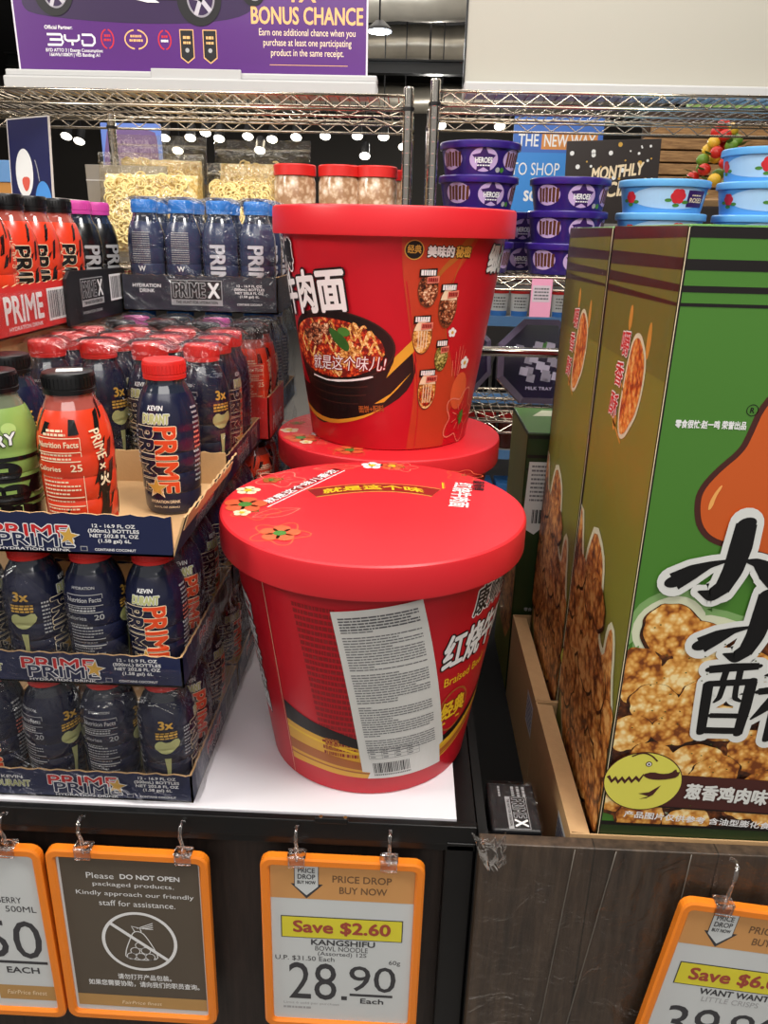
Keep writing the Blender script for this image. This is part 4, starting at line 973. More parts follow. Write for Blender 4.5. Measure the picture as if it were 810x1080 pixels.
def snack_box(label, y0, x0=.281):
    t = T('snack_box', label, 'box', (x0 + BWID / 2, y0 + BDEP / 2, BZ))
    m = MB(); dz = .8 - BZ
    m.bx(-BWID / 2, BWID / 2, -BDEP / 2, BDEP / 2, 0, BHGT, boxgreen, .0022)
    S0 = front(-BWID / 2, -BDEP / 2, dz); L0 = left(-BWID / 2, -BDEP / 2, dz)
    S = S0; L = lambda d, z, h=0: L0(-d, z, h)
    def Lp(pts): return pts[::-1]
    # ---- front
    e = .0025
    m.poly(S, rect(e, .770, BWID - e, .781), bandblack, 1)
    for z0, z1 in ((.738, .749), (.716, .7225), (.7015, .705)): m.poly(S, rect(e, z0, BWID - e, z1), bandblack, 1)
    m.line(S, [(.0016, -.19), (.0016, .78)], .0022, bandblack, 1); m.line(S, [(.0002, -.1), (.0002, .78)], .0009, pale, 2)
    m.poly(S, rect(e, -.195, BWID - e, .022), boxdark, 1); m.poly(S, rect(e, .016, BWID - e, .0225), bandblack, 2)
    m.text(S, '零食很忙·赵一鸣 荣誉出品', .056, .5755, .078, .0095, white, 1, .04)
    m.line(S, ell(.0985, .593, .0062, .0062, 24) + [(.1047, .593)], .0009, bandblack, 1); m.text(S, 'R', .0985, .593, None, .006, bandblack, 1, .04)
    blob = smooth([(.112, .600), (.104, .565), (.098, .545), (.076, .522), (.060, .498), (.060, .478), (.066, .456), (.082, .440), (.110, .434), (.16, .42), (.24, .40), (.32, .41), (.38, .44), (.42, .49), (.40, .54), (.34, .58), (.26, .61), (.2, .625), (.14, .63)], 2)
    m.poly(S, grow(blob, .0068), brownband, 1); m.poly(S, blob, orangeblob, 2)
    m.poly(S, smooth([(.070, .488), (.078, .505), (.082, .506), (.076, .492), (.074, .478), (.069, .474)], 2), M('blob_shine', (244, 176, 96), .4), 3)
    pile = smooth([(e, .0225), (e, .262), (.010, .272), (.022, .283), (.030, .292), (.020, .302), (.016, .318), (.022, .334), (.034, .345), (.050, .352), (.064, .350), (.076, .340), (.082, .326), (.10, .328), (.14, .316), (.19, .330), (.24, .352), (.30, .345), (.36, .36), (.44, .34), (BWID - e, .35), (BWID - e, .0225)], 1)
    pile = [(max(e, min(BWID - e, a)), max(.0225, b)) for a, b in pile]
    halo = [(max(e, min(BWID - e, a)), max(.0225, b)) for a, b in grow(pile, .013)]; halo2 = [(max(e, min(BWID - e, a)), max(.0225, b)) for a, b in grow(pile, .022)]
    m.poly(S, halo2, M('pale_green_halo', (130, 170, 104), .42), 1); m.poly(S, halo, glow, 2); m.poly(S, pile, chickgap, 3)
    # separate lumpy nuggets in the pile
    rr = random.Random(21)
    def nugget(SS, flip, a, b, r, k, x0, x1, y0, mm, lay):
        n = 26; ph = rr.uniform(0, 6); p = []
        for i in range(n): q = 2 * pi * i / n; w = r * (1 + .10 * sin(2 * q + ph) + .09 * abs(sin(4.5 * q + ph * 2)) + rr.uniform(-.035, .035)); p.append((max(x0, min(x1, a + w * cos(q))), max(y0, b + .88 * w * sin(q))))
        p = smooth(p, 1); f = (lambda z: z[::-1]) if flip else (lambda z: z)
        m.poly(SS, f([(max(x0, min(x1, x + (x - a) * .10)), max(y0, y + (y - b) * .10 - .0030)) for x, y in p]), chickgap, lay); m.poly(SS, f(p), mm, lay + .5)  # darker dropped copy paints the shade round each nugget
    spots = [(.052, .318, .036), (.088, .296, .036), (.022, .245, .034)]
    for row in range(6):
        for c in range(9): spots.append((.02 + c * .062 + .03 * (row % 2) + rr.uniform(-.01, .01), (.285 if c > 1 else .26) - row * .046 + rr.uniform(-.008, .008), rr.uniform(.026, .0345)))
    for k, (a, b, r) in enumerate(spots):
        if b > .25 and .12 < a < .2: b -= .02
        nugget(S, False, a, min(b, .335), r, k, e, BWID - e, .0225, chick, 4 + .12 * k)
    for j in range(70): m.poly(S, ell(rr.uniform(.01, .25), rr.uniform(.05, .33), .0013, .0009, 6), M('herb_fleck', (70, 84, 30), .5), 13)
    for ch, a, b, w, h in (('小', .100, .412, .128, .098), ('小', .143, .326, .122, .092), ('酥', .163, .222, .120, .108)):
        m.brush(S, XIAO if ch == '小' else SU, a, b, w, h, black, M('calligraphy_rim', (224, 226, 222), .4), .0078, 12)
    m.poly(S, [(.060, .0525), (BWID - e, .040), (BWID - e, .094), (.060, .106)], brownband, 12); m.line(S, [(.06, .0525), (BWID - e, .040)], .0022, bandblack, 13)
    ov = ell(.0475, .0925, .0505, .0455, 48)
    m.poly(S, grow(ov, .0014), brownband, 13); m.poly(S, ov, egg, 14)
    # cracked shell and bird on the oval emblem
    zz = [(-.001, .098), (.003, .101), (.0065, .094), (.011, .1), (.015, .093), (.0195, .1), (.024, .094), (.0285, .101), (.033, .095), (.0375, .102), (.042, .097), (.047, .106), (.047, .102), (.0425, .091), (.0375, .096), (.033, .089), (.0285, .095), (.024, .088), (.0195, .094), (.015, .087), (.011, .094), (.0065, .088), (.002, .095)]
    m.poly(S, zz, brownband, 15)
    m.poly(S, smooth([(.045, .104), (.058, .109), (.070, .106), (.082, .108), (.088, .116), (.090, .109), (.094, .112), (.092, .102), (.080, .098), (.064, .096), (.052, .098)], 1), brownband, 15)
    m.poly(S, ell(.0515, .121, .0042, .0042, 16), brownband, 15); m.poly(S, ell(.0515, .121, .0030, .0030, 14), white, 16); m.poly(S, ell(.0515, .121, .0015, .0015, 10), black, 17)
    m.line(S, smooth([(.028, .132), (.040, .1385), (.052, .136), (.062, .126)], 2, False), .0022, brownband, 15)
    m.poly(S, [(.044, .073), (.058, .076), (.066, .083), (.072, .088), (.068, .080), (.064, .072), (.056, .066), (.046, .064), (.058, .069), (.052, .071)], brownband, 15)
    m.otext(S, '葱香鸡肉味', .160, .0775, .108, .024, M('calligraphy_rim', (224, 226, 222), .4), brownband, 14, .045, .06, rot=-3)
    m.text(S, '产品图片仅供参考 含油型膨化食品', .135, .0325, .21, .0112, white, 12, .03, rot=-3)
    # ---- left side
    D1 = BDEP - e
    m.poly(L, Lp(rect(e, -.19, D1, .77)), boxolive, 1); m.poly(L, Lp(rect(e, .62, D1, .770)), M('box_olive_dark', (106, 108, 42), .46, var=.08), 2)
    for z0, z1, k in ((.770, .781, 0), (.738, .750, 1), (.716, .7235, 1), (.7015, .705, 1)): m.poly(L, Lp([(e, z0), (D1, z0 - .004), (D1, z1 + .002), (e, z1)]), M('stripe_maroon', (52, 26, 22), .35), 3)
    m.line(L, [(.0012, -.19), (.0012, .78)], .0022, bandblack, 2); m.line(L, [(D1, -.19), (D1, .78)], .004, bandblack, 3)
    piece = smooth([(.118, .655), (.140, .648), (.152, .610), (.158, .575), (.160, .545), (.150, .525), (.128, .530), (.108, .55), (.092, .565), (.080, .60), (.082, .63), (.098, .645)], 2)
    m.poly(L, Lp(grow(piece, .006)), glow, 3); m.poly(L, Lp(piece), chickred, 4)
    for a, b, ry in ((.165, .673, .016), (.078, .655, .022), (.18, .535, .012)): m.poly(L, Lp(ell(a, b, .008, ry, 16)), M('peel_gold', (206, 150, 60), .4), 3)
    for a, b in ((.20, .60), (.21, .545)): m.line(L, [(a, b), (a - .07, b - .03)], .004, M('peel_gold', (206, 150, 60), .4), 3)
    for ch, a, b in (('嚼', .172, .640), ('香', .184, .599), ('酥', .192, .556)):
        V, F, q = text2d(ch, .05, .15); m.otext(L0, ch, -a, b, .040, .031, redink, white, 5, .015, .10, shear=.15)
    pile = smooth([(e, .0), (e, .16), (.035, .215), (.045, .262), (.06, .285), (.075, .27), (.080, .225), (.115, .232), (.128, .262), (.135, .325), (.150, .352), (.20, .372), (.225, .33), (.235, .29), (.26, .30), (.285, .36), (D1, .375), (D1, -.05), (e, -.05)], 1)
    pile = [(max(e, min(D1, a)), b) for a, b in pile]
    m.poly(L, Lp([(max(e, min(D1, a)), b) for a, b in grow(pile, .010)]), glow, 4); m.poly(L, Lp(pile), chickside, 5)
    for k in range(34):
        a = (.03 + .052 * (k % 6)) + rr.uniform(-.012, .012); b = .27 - .052 * (k // 6) + rr.uniform(-.012, .012); lim = .17 if a < .07 else .2 if a < .12 else .33
        nugget(L, True, a, min(b, lim - .01), rr.uniform(.026, .036), k, e, D1, -.03, chickside, 6 + .12 * k)
    m.poly(L, Lp(rect(e, -.19, D1, -.02)), boxdark, 12)
    m.build('printed_box', t)
    f = MB()                                               # clear film pulled tight round the box
    def lf(u, v): d = BDEP * u; z = BHGT * v; return (-BWID / 2 - .0052 + rip(d, 3, z, .0012, 9), BDEP / 2 - d, z)
    sheet(f, lf, 24, 60, filmbox); f.build('shrink_film', t)
    return t
snack_box('tall green snack box with big black calligraphy, nearest on the right', .8365)
snack_box('tall green snack box standing directly behind the nearest one', .8365 + BDEP + .012)
def carton(label, y0, y1):
    x0, x1 = .243, .795; t = T('open_carton', label, 'carton', ((x0 + x1) / 2, (y0 + y1) / 2, .6002)); w = x1 - x0; d = y1 - y0; h = .200
    m = MB(); k = kraft; th = .0025
    m.bx(-w / 2, w / 2, -d / 2, d / 2, 0, th, k)
    for a in ((-w / 2, -w / 2 + th, -d / 2, d / 2), (w / 2 - th, w / 2, -d / 2, d / 2), (-w / 2 + th, w / 2 - th, -d / 2, -d / 2 + th), (-w / 2 + th, w / 2 - th, d / 2 - th, d / 2)): m.bx(*a, th, h, k)
    m.build('carton_body', t)
    f = MB(); f.box((-w / 2 + .014, 0, h - .0035), (.028, d - .012, .0022), k, rot=(0, 5, 0)); f.build('flap', t)
    p = MB(); S = left(-w / 2, 0, 0); p.poly(S, rect(d / 2 - .075, .11, d / 2 - .012, .175), paper, 1)
    for q in range(6): p.dashes(S, d / 2 - .070, d / 2 - .018, .165 - q * .009, .004, M('label_blue', (60, 90, 160), .5), 2)
    p.build('label', t, label='small white and blue shipping label')
    return t
carton('open brown carton holding the nearest tall green box', .8325, 1.147)
carton('open brown carton holding the second tall green box', 1.1485, 1.470)
# dark drink case standing on end in the gap
t = T('bottle_case', 'small black drink case on end in the gap beside the brown cartons', 'drink case', (.172, .885, .6002))
m = MB(); m.bx(-.034, .034, -.047, .050, 0, .196, darkboard, .003); S = plane((0, 0, .196), (0, -1, 0), (1, 0, 0))
x_logo(m, S, .012, .004, .62); m.dashes(S, -.042, -.012, .018, .004, lgrey, 2); m.dashes(S, -.042, -.016, .010, .004, lgrey, 2); m.dashes(S, -.042, -.012, .002, .004, lgrey, 2); m.dashes(S, -.042, -.020, -.018, .003, lgrey, 2)
m.build('carton_body', t); m = MB(); wr = MB()
def f(u, v): return (-.0355 + .071 * u, -.0485 + .1 * v, .1985 + rip(u, v, 0, .0012, 6))
sheet(wr, f, 16, 20, filmsoft); wr.build('shrink_film', t)
# third green box lying farther back
t = T('snack_box', 'lower green snack box with a pasted white label, behind the two tall ones', 'box', (.477, 1.60, BZ))
m = MB(); m.bx(-.235, .235, -.118, .118, 0, .597, boxdark, .0022); S = front(-.235, -.118, 0); L = left(-.235, .118, 0); U = top_(-.235, -.118, .597)  # front coloured dark green to stand for shade; top stays brighter
m.poly(U, rect(.002, .002, .468, .234), boxgreen, 1); m.poly(U, [(.03, .15), (.16, .16), (.17, .20), (.06, .21)], glow, 2)
for z0, z1 in ((.585, .592), (.545, .552), (.52, .5235)): m.poly(S, rect(.002, z0, .468, z1), bandblack, 1)
m.poly(L, rect(-.0, .003, .234, .59) if False else [(-.0 + .002, .003), (.234, .003), (.234, .59), (.002, .59)], boxolive, 1)
m.poly(L, smooth([(.01, .1), (.23, .1), (.23, .34), (.16, .30), (.10, .38), (.04, .3), (.01, .32)], 1), chickside, 2)
m.text(S, '零食很忙 荣誉出品', .06, .205, .07, .009, lgrey, 1, .03); m.otext(S, '小', .07, .05, .07, .07, black, white, 1, .06, .14)
m.build('printed_box', t)
m = MB(); q = [(.008, .537), (.105, .537), (.105, .40), (.045, .395), (.030, .380), (.004, .395)]; m.prism(q, S, 0, .0006, paper); S2 = front(-.235, -.1188, 0)
for k in range(9): m.dashes(S2, .014, .10, .528 - k * .009, .004, papergrey, 1)
m.barcode(S2, .045, .42, .045, .03, black, 1, 20); m.build('ingredient_label', t, label='white paper label with barcode')
# ------------------------------------------------------------------ chrome wire racks
wire = M('rack_wire', (212, 200, 182), .22, 1., var=.04)
clipm = M('post_clip', (18, 18, 20), .4)
RY0, RY1 = 2.0, 2.46
def rack(label, x0, x1, shelves, posts, h):
    cx = (x0 + x1) / 2; t = T('wire_rack', label, 'shelf rack', (cx, (RY0 + RY1) / 2, 0)); d = (RY1 - RY0) / 2; w = (x1 - x0) / 2
    for px, py, zt in posts:
        m = MB(); r = .0125; zt = zt or h
        m.lathe([(0, 0), (r, 0), (r, zt - .004), (r - .003, zt), (0, zt)], chrome, 18, (px - cx, py - (RY0 + RY1) / 2, 0))
        z = .12
        while z < zt - .05: m.lathe([(r, z), (r + .0003, z + .001), (r - .0008, z + .002), (r, z + .003)], chrome, 18, (px - cx, py - (RY0 + RY1) / 2, 0)); z += .0254
        o = m.build('post', t)
        c = MB()
        for z in shelves: c.lathe([(r, z - .032), (r + .0022, z - .032), (r + .0026, z - .024), (r, z - .024)], clipm, 18, (px - cx, py - (RY0 + RY1) / 2, 0))
        c.build('clip', o, label='black plastic post clip')
    for z in shelves:
        m = MB()
        for yy in (-d, d):                                 # edge truss: two rods and a snaking wire
            for q, rr_ in ((0, .0036), (-.030, .0032)): m.tube([(-w, yy, z + q), (w, yy, z + q)], rr_, wire, 8)
            n = int(2 * w / .034); m.tube([(-w + 2 * w * k / n, yy, z - (.003 if k % 2 else .027)) for k in range(n + 1)], .0018, wire, 6)
        for xx in (-w, w):
            for q, rr_ in ((0, .0036), (-.030, .0032)): m.tube([(xx, -d, z + q), (xx, d, z + q)], rr_, wire, 8)
            n = int(2 * d / .034); m.tube([(xx, -d + 2 * d * k / n, z - (.003 if k % 2 else .027)) for k in range(n + 1)], .0018, wire, 6)
        for yy in (-d * .36, d * .36): m.tube([(-w, yy, z - .004), (w, yy, z - .004)], .003, wire, 6); m.tube([(-w, yy, z - .026), (w, yy, z - .026)], .0024, wire, 6); n = int(2 * w / .05); m.tube([(-w + 2 * w * k / n, yy, z - (.006 if k % 2 else .024)) for k in range(n + 1)], .0015, wire, 5)
        n = int(2 * w / .0245)
        for k in range(1, n): x = -w + 2 * w * k / n; m.tube([(x, -d, z + .0035), (x, d, z + .0035)], .0016, wire, 5)
        m.build('wire_shelf', t)
    if x0 > 0:
        m = MB(); m.tube([(-w, -d, 1.285), (w, -d, 1.285)], .0125, chrome, 16); m.build('guard_rail', t)
    return t
rack('chrome wire rack on the left carrying the purple banner, behind the drink cases', -1.30, -.022, (1.868, 1.470, .5), ((-.022, RY0, 1.887), (-.90, RY1, 1.887), (-.022, RY1, 1.887), (-1.30, RY0, 1.887)), 1.887)
rack('chrome wire rack on the right stacked with purple and blue tubs', .040, 1.16, (1.880, 1.470, 1.10, .5), ((.040, RY0, 1.905), (.040, RY1, 1.905), (1.16, RY0, 1.905), (1.16, RY1, 1.905)), 1.905)
# ---- purple advertising board in its white foot
purple = M('banner_purple', (84, 28, 116), .35, var=.22, scale=2.2, coat=.2); purpled = M('banner_dark', (44, 20, 66), .4, var=.15, scale=5)
cream = M('banner_gold', (238, 184, 120), .4, var=.03); whiteplastic = M('white_plastic', (184, 184, 184), .35, var=.01)
t = T('advertising_banner', 'purple advertising board with part of a car, standing on the left rack', 'banner', (-.548, 2.10, 1.8735))
m = MB(); m.bx(-.46, .448, -.045, .035, 0, .032, whiteplastic, .004); m.bx(-.46, .448, -.03, .02, .032, .048, whiteplastic, .004); m.bx(-.10, .12, -.034, -.028, .03, .054, whiteplastic, .002); m.build('foot', t)
m = MB(); m.bx(-.435, .423, -.004, .004, .044, .62, M('white_edge', (220, 214, 224), .5)); S = front(-.435, -.004, 0)
m.poly(S, rect(.004, .045, .854, .618), purple, 1)
m.poly(S, smooth([(.02, .19), (.05, .165), (.30, .150), (.52, .158), (.60, .19), (.56, .24), (.04, .24)], 2), purpled, 2)
carm = M('car_grey', (150, 146, 156), .3, var=.1); tyre = M('tyre_black', (14, 12, 18), .5)
m.poly(S, smooth([(.05, .21), (.60, .22), (.62, .30), (.55, .40), (.40, .47), (.20, .46), (.08, .38), (.045, .28)], 2), carm, 3)
m.poly(S, [(.10, .205), (.46, .200), (.50, .235), (.12, .24)], M('car_sill', (28, 24, 34), .3), 4); m.poly(S, [(.28, .206), (.33, .196), (.36, .196), (.34, .206)], white, 5)
for x, y, r in ((.105, .215, .050), (.455, .205, .056), (.585, .222, .03)):
    m.poly(S, ell(x, y, r * .95, r, 40), tyre, 6); m.poly(S, ell(x + .004, y + .002, r * .60, r * .72, 36), carm, 7); m.poly(S, ell(x + .004, y + .002, r * .52, r * .64, 36), purpled, 8)
    for k in range(5): a = 2 * pi * k / 5 + .5; m.line(S, [(x + .004, y), (x + .004 + r * .55 * cos(a), y + r * .66 * sin(a))], r * .18, M('rim_silver', (190, 186, 196), .3), 9)
m.poly(S, ell(.36, .33, .10, .03, 24), M('car_window', (36, 36, 52), .15), 4)
m.text(S, 'Official Partner:', .108, .142, .068, .008, white, 2, .03)
for k, pts in enumerate(([(.078, .127), (.112, .127), (.115, .122), (.113, .117), (.116, .111), (.112, .105), (.078, .105)], [(.122, .127), (.122, .117), (.128, .114), (.150, .114), (.156, .117), (.156, .127)], [(.164, .127), (.188, .127), (.194, .121), (.194, .111), (.188, .105), (.164, .105)])): m.line(S, pts, .0048, white, 2)
m.line(S, [(.084, .116), (.112, .116)], .0048, white, 2); m.line(S, [(.139, .114), (.139, .104)], .0048, white, 2); m.line(S, [(.164, .116), (.164, .106)], .0048, white, 2)
m.text(S, 'BYD ATTO 3 | Energy Consumption:\n16kWh/100KM | VES Banding: A1', .142, .088, .14, .019, white, 2, .02, lead=.95)
for x, w, c in ((.226, .030, redink), (.296, .054, cream), (.366, .030, redink)):
    m.line(S, ell(x, .119, w * .5, .020, 20, 100, 260), .003, c, 2); m.line(S, ell(x, .119, w * .5, .020, 20, -80, 80), .003, c, 2); m.dashes(S, x - w * .25, x + w * .25, .126, .005, c, 2); m.dashes(S, x - w * .3, x + w * .3, .117, .005, white if x > .35 else c, 2)
for x in (.420, .476): m.poly(S, [(x - .017, .142), (x + .017, .142), (x + .017, .082), (x, .070), (x - .017, .082)], cream, 2); m.poly(S, [(x - .015, .140), (x + .015, .140), (x + .015, .084), (x, .073), (x - .015, .084)], tyre, 3); m.dashes(S, x - .009, x + .009, .125, .006, cream, 4); m.dashes(S, x - .009, x + .009, .114, .005, cream, 4); m.poly(S, ell(x, .098, .005, .005, 10), lgrey, 4)
m.text(S, '1X', .705, .222, .058, .040, cream, 2, .03); m.text(S, 'BONUS CHANCE', .712, .174, .268, .036, cream, 2, .035)
m.text(S, 'Earn one additional chance when you\npurchase at least one participating\nproduct in the same receipt.', .712, .116, .232, .062, pale, 2, .01, lead=1.); m.poly(S, rect(.62, .070, .81, .0712), cream, 2)
m.build('printed_board', t)
# ---- blank board on the right rack
t = T('advertising_banner', 'large blank off-white board standing on top of the right rack', 'banner', (.63, 2.12, 1.8855))
m = MB(); m.bx(-.52, .52, -.05, .035, 0, .028, whiteplastic, .004); m.build('foot', t); m = MB(); m.bx(-.518, .518, -.005, .005, .02, .62, M('blank_board', (172, 168, 157), .5, var=.02, scale=3)); m.bx(-.522, -.517, -.007, .007, .02, .62, blackmetal); m.build('blank_board', t)
# ---- chocolate tubs
tubp = M('tub_purple', (44, 26, 104), .3, var=.04, coat=.2); tubb = M('tub_blue', (88, 160, 226), .32, var=.03, coat=.2); tubp2 = M('tub_lid_purple', (54, 32, 124), .28, coat=.3); tubb2 = M('tub_lid_blue', (106, 178, 238), .3, coat=.3)
halo1 = M('pink_halo', (196, 168, 214), .4, var=.03); halo2_ = M('pale_blue_halo', (168, 206, 240), .4); choc = M('chocolate', (92, 50, 28), .4, var=.25, scale=90); rose = M('rose_red', (204, 40, 52), .42, var=.15, scale=60); plum = M('plum', (56, 24, 92), .4)
TS = revolve([(.086, .002), (.0965, .066)])
def tub(label, loc, purple_, turn, group=None):
    t = T('chocolate_tub', label, 'tub', loc, radians(turn), group); m = MB()
    m.lathe([(0, .003), (.080, .003), (.084, .0), (.086, .002), (.0965, .066), (0, .066)], tubp if purple_ else tubb, 44)
    for a0 in (0, 180):
        if purple_:
            m.poly(TS, ell(a0 + 8, .034, 22, .027, 28), halo1, 1, 5); m.poly(TS, star(a0 + 8, .034, .032, .017, sx=590), plum, 2, 5); m.text(TS, 'HEROES', a0 + 8, .0325, .042, .0125, white, 3, .05, ax=.0016, du=5); m.dashes(TS, a0 - 2, a0 + 18, .021, .003, white, 3, 2, 4, 1)
            for s_ in (-48, 62):
                m.poly(TS, ell(a0 + s_, .036, 22, .024, 24), halo1, 1, 5)
                for k in range(6): b = a0 + s_ - 16 + k * 6.2; m.poly(TS, [(b, .02), (b + 4.5, .018 + .003 * (k % 2)), (b + 5.5, .052), (b + .8, .054 - .004 * (k % 2))], choc, 2, 5)
            m.poly(TS, ell(a0 + 32, .012, 4, .006, 12), lgrey, 2); m.poly(TS, ell(a0 + 40, .012, 4, .006, 12), leafgreen, 2)
        else:
            m.poly(TS, ell(a0, .035, 60, .026, 30), halo2_, 1, 5); m.poly(TS, rect(a0 + 20, .014, a0 + 52, .052), plum, 2, 5); m.text(TS, 'ROSES', a0 + 36, .030, .038, .0105, pale, 3, .05, ax=.0016, du=5); m.dashes(TS, a0 + 27, a0 + 45, .041, .003, pale, 3, 2, 4, 1)
            for c, z, r in ((6, .038, .016), (-62, .036, .013)):
                for k in range(6): q = k * 1.05; m.poly(TS, ell(a0 + c + r * 330 * cos(q), z + r * .55 * sin(q), r * 340, r * .55, 12), rose, 3 + k % 2, 5)
                for k in range(3): q = 3.6 + k; m.poly(TS, ell(a0 + c + r * 900 * cos(q), z + r * 1.3 * sin(q), 5, .004, 10), leafgreen, 3)
    m.build('tub_body', t)
    l = MB(); r = .1005
    l.lathe([(.0975, .060), (r, .060), (r + .001, .062), (r + .001, .074), (r - .001, .0765), (r - .004, .0772), (r - .008, .075), (0, .075)], tubp2 if purple_ else tubb2, 48); l.build('tub_lid', t)
    return t
ZS = 1.470 + .0056; TP = .0765
for k in range(4): tub('purple chocolate tub, %s of the tall stack beside the chrome post' % ['lowest', 'second from the bottom', 'second from the top', 'topmost'][k], (.161, 2.112, ZS + k * TP), True, (-4, -10, 10, -6)[k])
for k in range(3): tub('purple chocolate tub, %s of the three right of the tall stack' % ['lowest', 'middle one', 'topmost'][k], (.394, 2.112, ZS + k * TP), True, (4, 8, 2)[k])
for k in range(3): tub('light blue chocolate tub, %s of the middle blue stack' % ['lowest', 'middle one', 'topmost'][k], (.632, 2.116, ZS + k * TP), False, (0, 3, -2)[k]).scale = (1.1, 1.1, 1)
for k in range(4): tub('light blue chocolate tub, %s of the right blue stack' % ['lowest', 'second from the bottom', 'second from the top', 'topmost'][k], (.880, 2.116, ZS + k * TP), False, (-6, 4, -8, -26)[k]).scale = (1.1, 1.1, 1)
for k in range(2): tub('purple chocolate tub in the back row, %s' % ['lower', 'upper'][k], (.27, 2.34, ZS + k * TP), True, 15)
# ---- octagonal chocolate boxes under the guard rail
octp = M('octagon_purple', (34, 20, 50), .22, var=.06, coat=.5); octl = M('octagon_edge', (112, 100, 124), .18, coat=.6)  # edge tone raised to stand for a silvery highlight
def octo(label, x, y, rz, r=.128):
    t = T('octagonal_box', label, 'box', (x, y, 1.118)); t.rotation_euler = (radians(-12), 0, radians(rz)); m = MB(); R = r * .924
    P = [(r * cos(radians(22.5 + 45 * k)), R + r * sin(radians(22.5 + 45 * k))) for k in range(8)]; Q = [(a * .86, R + (b - R) * .86) for a, b in P]
    S = front(0, 0, 0); m.prism(P, S, -.05, -.012, octl); V = [S(a, b, -.012) for a, b in P] + [S(a, b, 0) for a, b in Q]
    m.add(V, [(k, (k + 1) % 8, 8 + (k + 1) % 8, 8 + k) for k in range(8)], octl); m.poly(S, Q, octp, 0)
    rr = random.Random(3)
    for k in range(26):
        a = rr.uniform(-.062, .062); b = R + rr.uniform(-.05, .05); s_ = .016; q = radians(35); c = (M('choc_grey', (140, 132, 148), .4), M('choc_lilac', (178, 168, 188), .4), leafgreen)[0 if k < 13 else 1 if k < 24 else 2]
        m.poly(S, [(a + s_ * cos(q + i * pi / 2), b + s_ * sin(q + i * pi / 2)) for i in range(4)], c, 2 + k % 4)
    m.text(S, 'MILK TRAY', .0, R - .075, .075, .009, M('choc_lilac', (150, 140, 160), .4), 2, .03)
    m.build('printed_box', t); return t
octo('dark purple octagonal chocolate box standing behind the chrome guard rail', .372, 2.16, 0)
octo('dark purple octagonal chocolate box partly hidden by the tall red bucket', .135, 2.20, 14)
octo('dark purple octagonal chocolate box at the right, hidden by the green boxes', .66, 2.20, -6)
# ---- pink price sheet clipped to the shelf
t = T('price_sheet', 'pink and white price sheet hanging from the tub shelf', 'price sheet', (.327, 1.995, 1.47)); m = MB(); S = front(0, 0, 0)
m.prism(rect(-.026, -.095, .026, -.002), S, -.0006, 0, M('sheet_pink', (222, 150, 180), .5)); m.poly(S, rect(-.022, -.058, .022, -.018), M('sheet_grey', (196, 180, 190), .5), 1)
for k in range(4): m.dashes(S, -.018, .018, -.026 - k * .008, .004, grey, 2)
m.build('sheet', t)
# ---- canisters with red lids
jarb = food_mat('canister_cookies', [(.25, (168, 128, 96)), (.5, (200, 166, 134)), (.75, (222, 198, 172)), (.95, (236, 222, 206))], 26, 60, .12, .9); 
def jar(label, x, y):
    t = T('snack_canister', label, 'canister', (x, y, 1.4757)); m = MB()
    m.lathe([(0, 0), (.046, 0), (.051, .004), (.0525, .02), (.0525, .205), (.049, .216), (.049, .222), (0, .222)], jarb, 32); S = revolve([(.0532, 0), (.0532, .3)])
    m.poly(S, rect(-60, .05, 60, .15), paper, 1, 6); m.build('canister_body', t)
    l = MB(); l.lathe([(.0505, .219), (.0532, .220), (.0532, .2425), (.051, .2455), (.040, .2455), (.038, .244), (0, .244)], capred, 36); l.build('lid', t); return t
for k, (x, y) in enumerate(((-.302, 2.07), (-.190, 2.07), (-.098, 2.075), (-.075, 2.19))): jar('clear canister with red lid on the left rack, %s' % ['leftmost of four', 'second from the left', 'third from the left', 'rearmost next to the chrome post'][k], x, y)
# ---- bags of puffed noodles
puff = food_mat('puffed_noodle', [(.1, (196, 158, 84)), (.3, (236, 206, 130)), (.55, (248, 230, 172)), (.8, (254, 246, 216))], 40, 110, .5, .6); strand = M('noodle_strand', (240, 218, 150), .45, var=.1)
bagfilm = film_mat('bag_film', .05, .5, 22., .14, (255, 252, 244))
def bag(label, loc, w, h, d, lean, rz, seed):
    t = T('noodle_bag', label, 'bag', loc); t.rotation_euler = (radians(lean), 0, radians(rz)); rr = random.Random(seed)
    def pil(u, v, s_, k):                                  # pillow half
        a = 2 * u - 1; b = v; e = max(0, (1 - a ** 4)) ** .5 * max(0, 1 - (2 * b - 1) ** 4) ** .5
        return Vector((a * w / 2 * k, s_ * d / 2 * e * k, h * (.5 + (b - .5) * k)))
    m = MB()
    for s_ in (-1, 1):
        def f(u, v): p = pil(u, v, s_, .88); p.z *= .93; p.y += s_ * (-1 if s_ < 0 else 1) * 0 + NZ.noise(p * 38 + Vector((seed, 0, 0))) * .012 * (1 if s_ > 0 else 1); return tuple(p)
        sheet(m, f, 40, 40, puff)
    for k in range(260):
        u, v = rr.uniform(.08, .92), rr.uniform(.08, .95); p = pil(u, v, -1, .90); p.z *= .93; a0 = rr.uniform(0, 6.3); L = rr.uniform(.005, .014); q = rr.uniform(2.5, 6)
        m.tube([p + Vector((L * cos(a0 + q * s), -.004 - .004 * sin(3 * s), L * sin(a0 + q * s))) for s in [i / 7 for i in range(8)]], .0021, strand, 5)
    m.build('noodle_filling', t)
    b = MB()
    for s_ in (-1, 1):
        def g(u, v): p = pil(u, v, s_, 1.); p.y += rip(p.x + seed, 0, p.z, .006, 14); return tuple(p)
        sheet(b, g, 36, 36, bagfilm)
    b.bx(-w / 2, w / 2, -.002, .002, h - .004, h + .022, bagfilm); b.build('clear_bag', t)
    return t
ZB = 1.4756
bag('clear bag of pale puffed noodles, left one in the rear row on the rack', (-.700, 2.255, ZB), .25, .305, .13, -4, 5, 1)
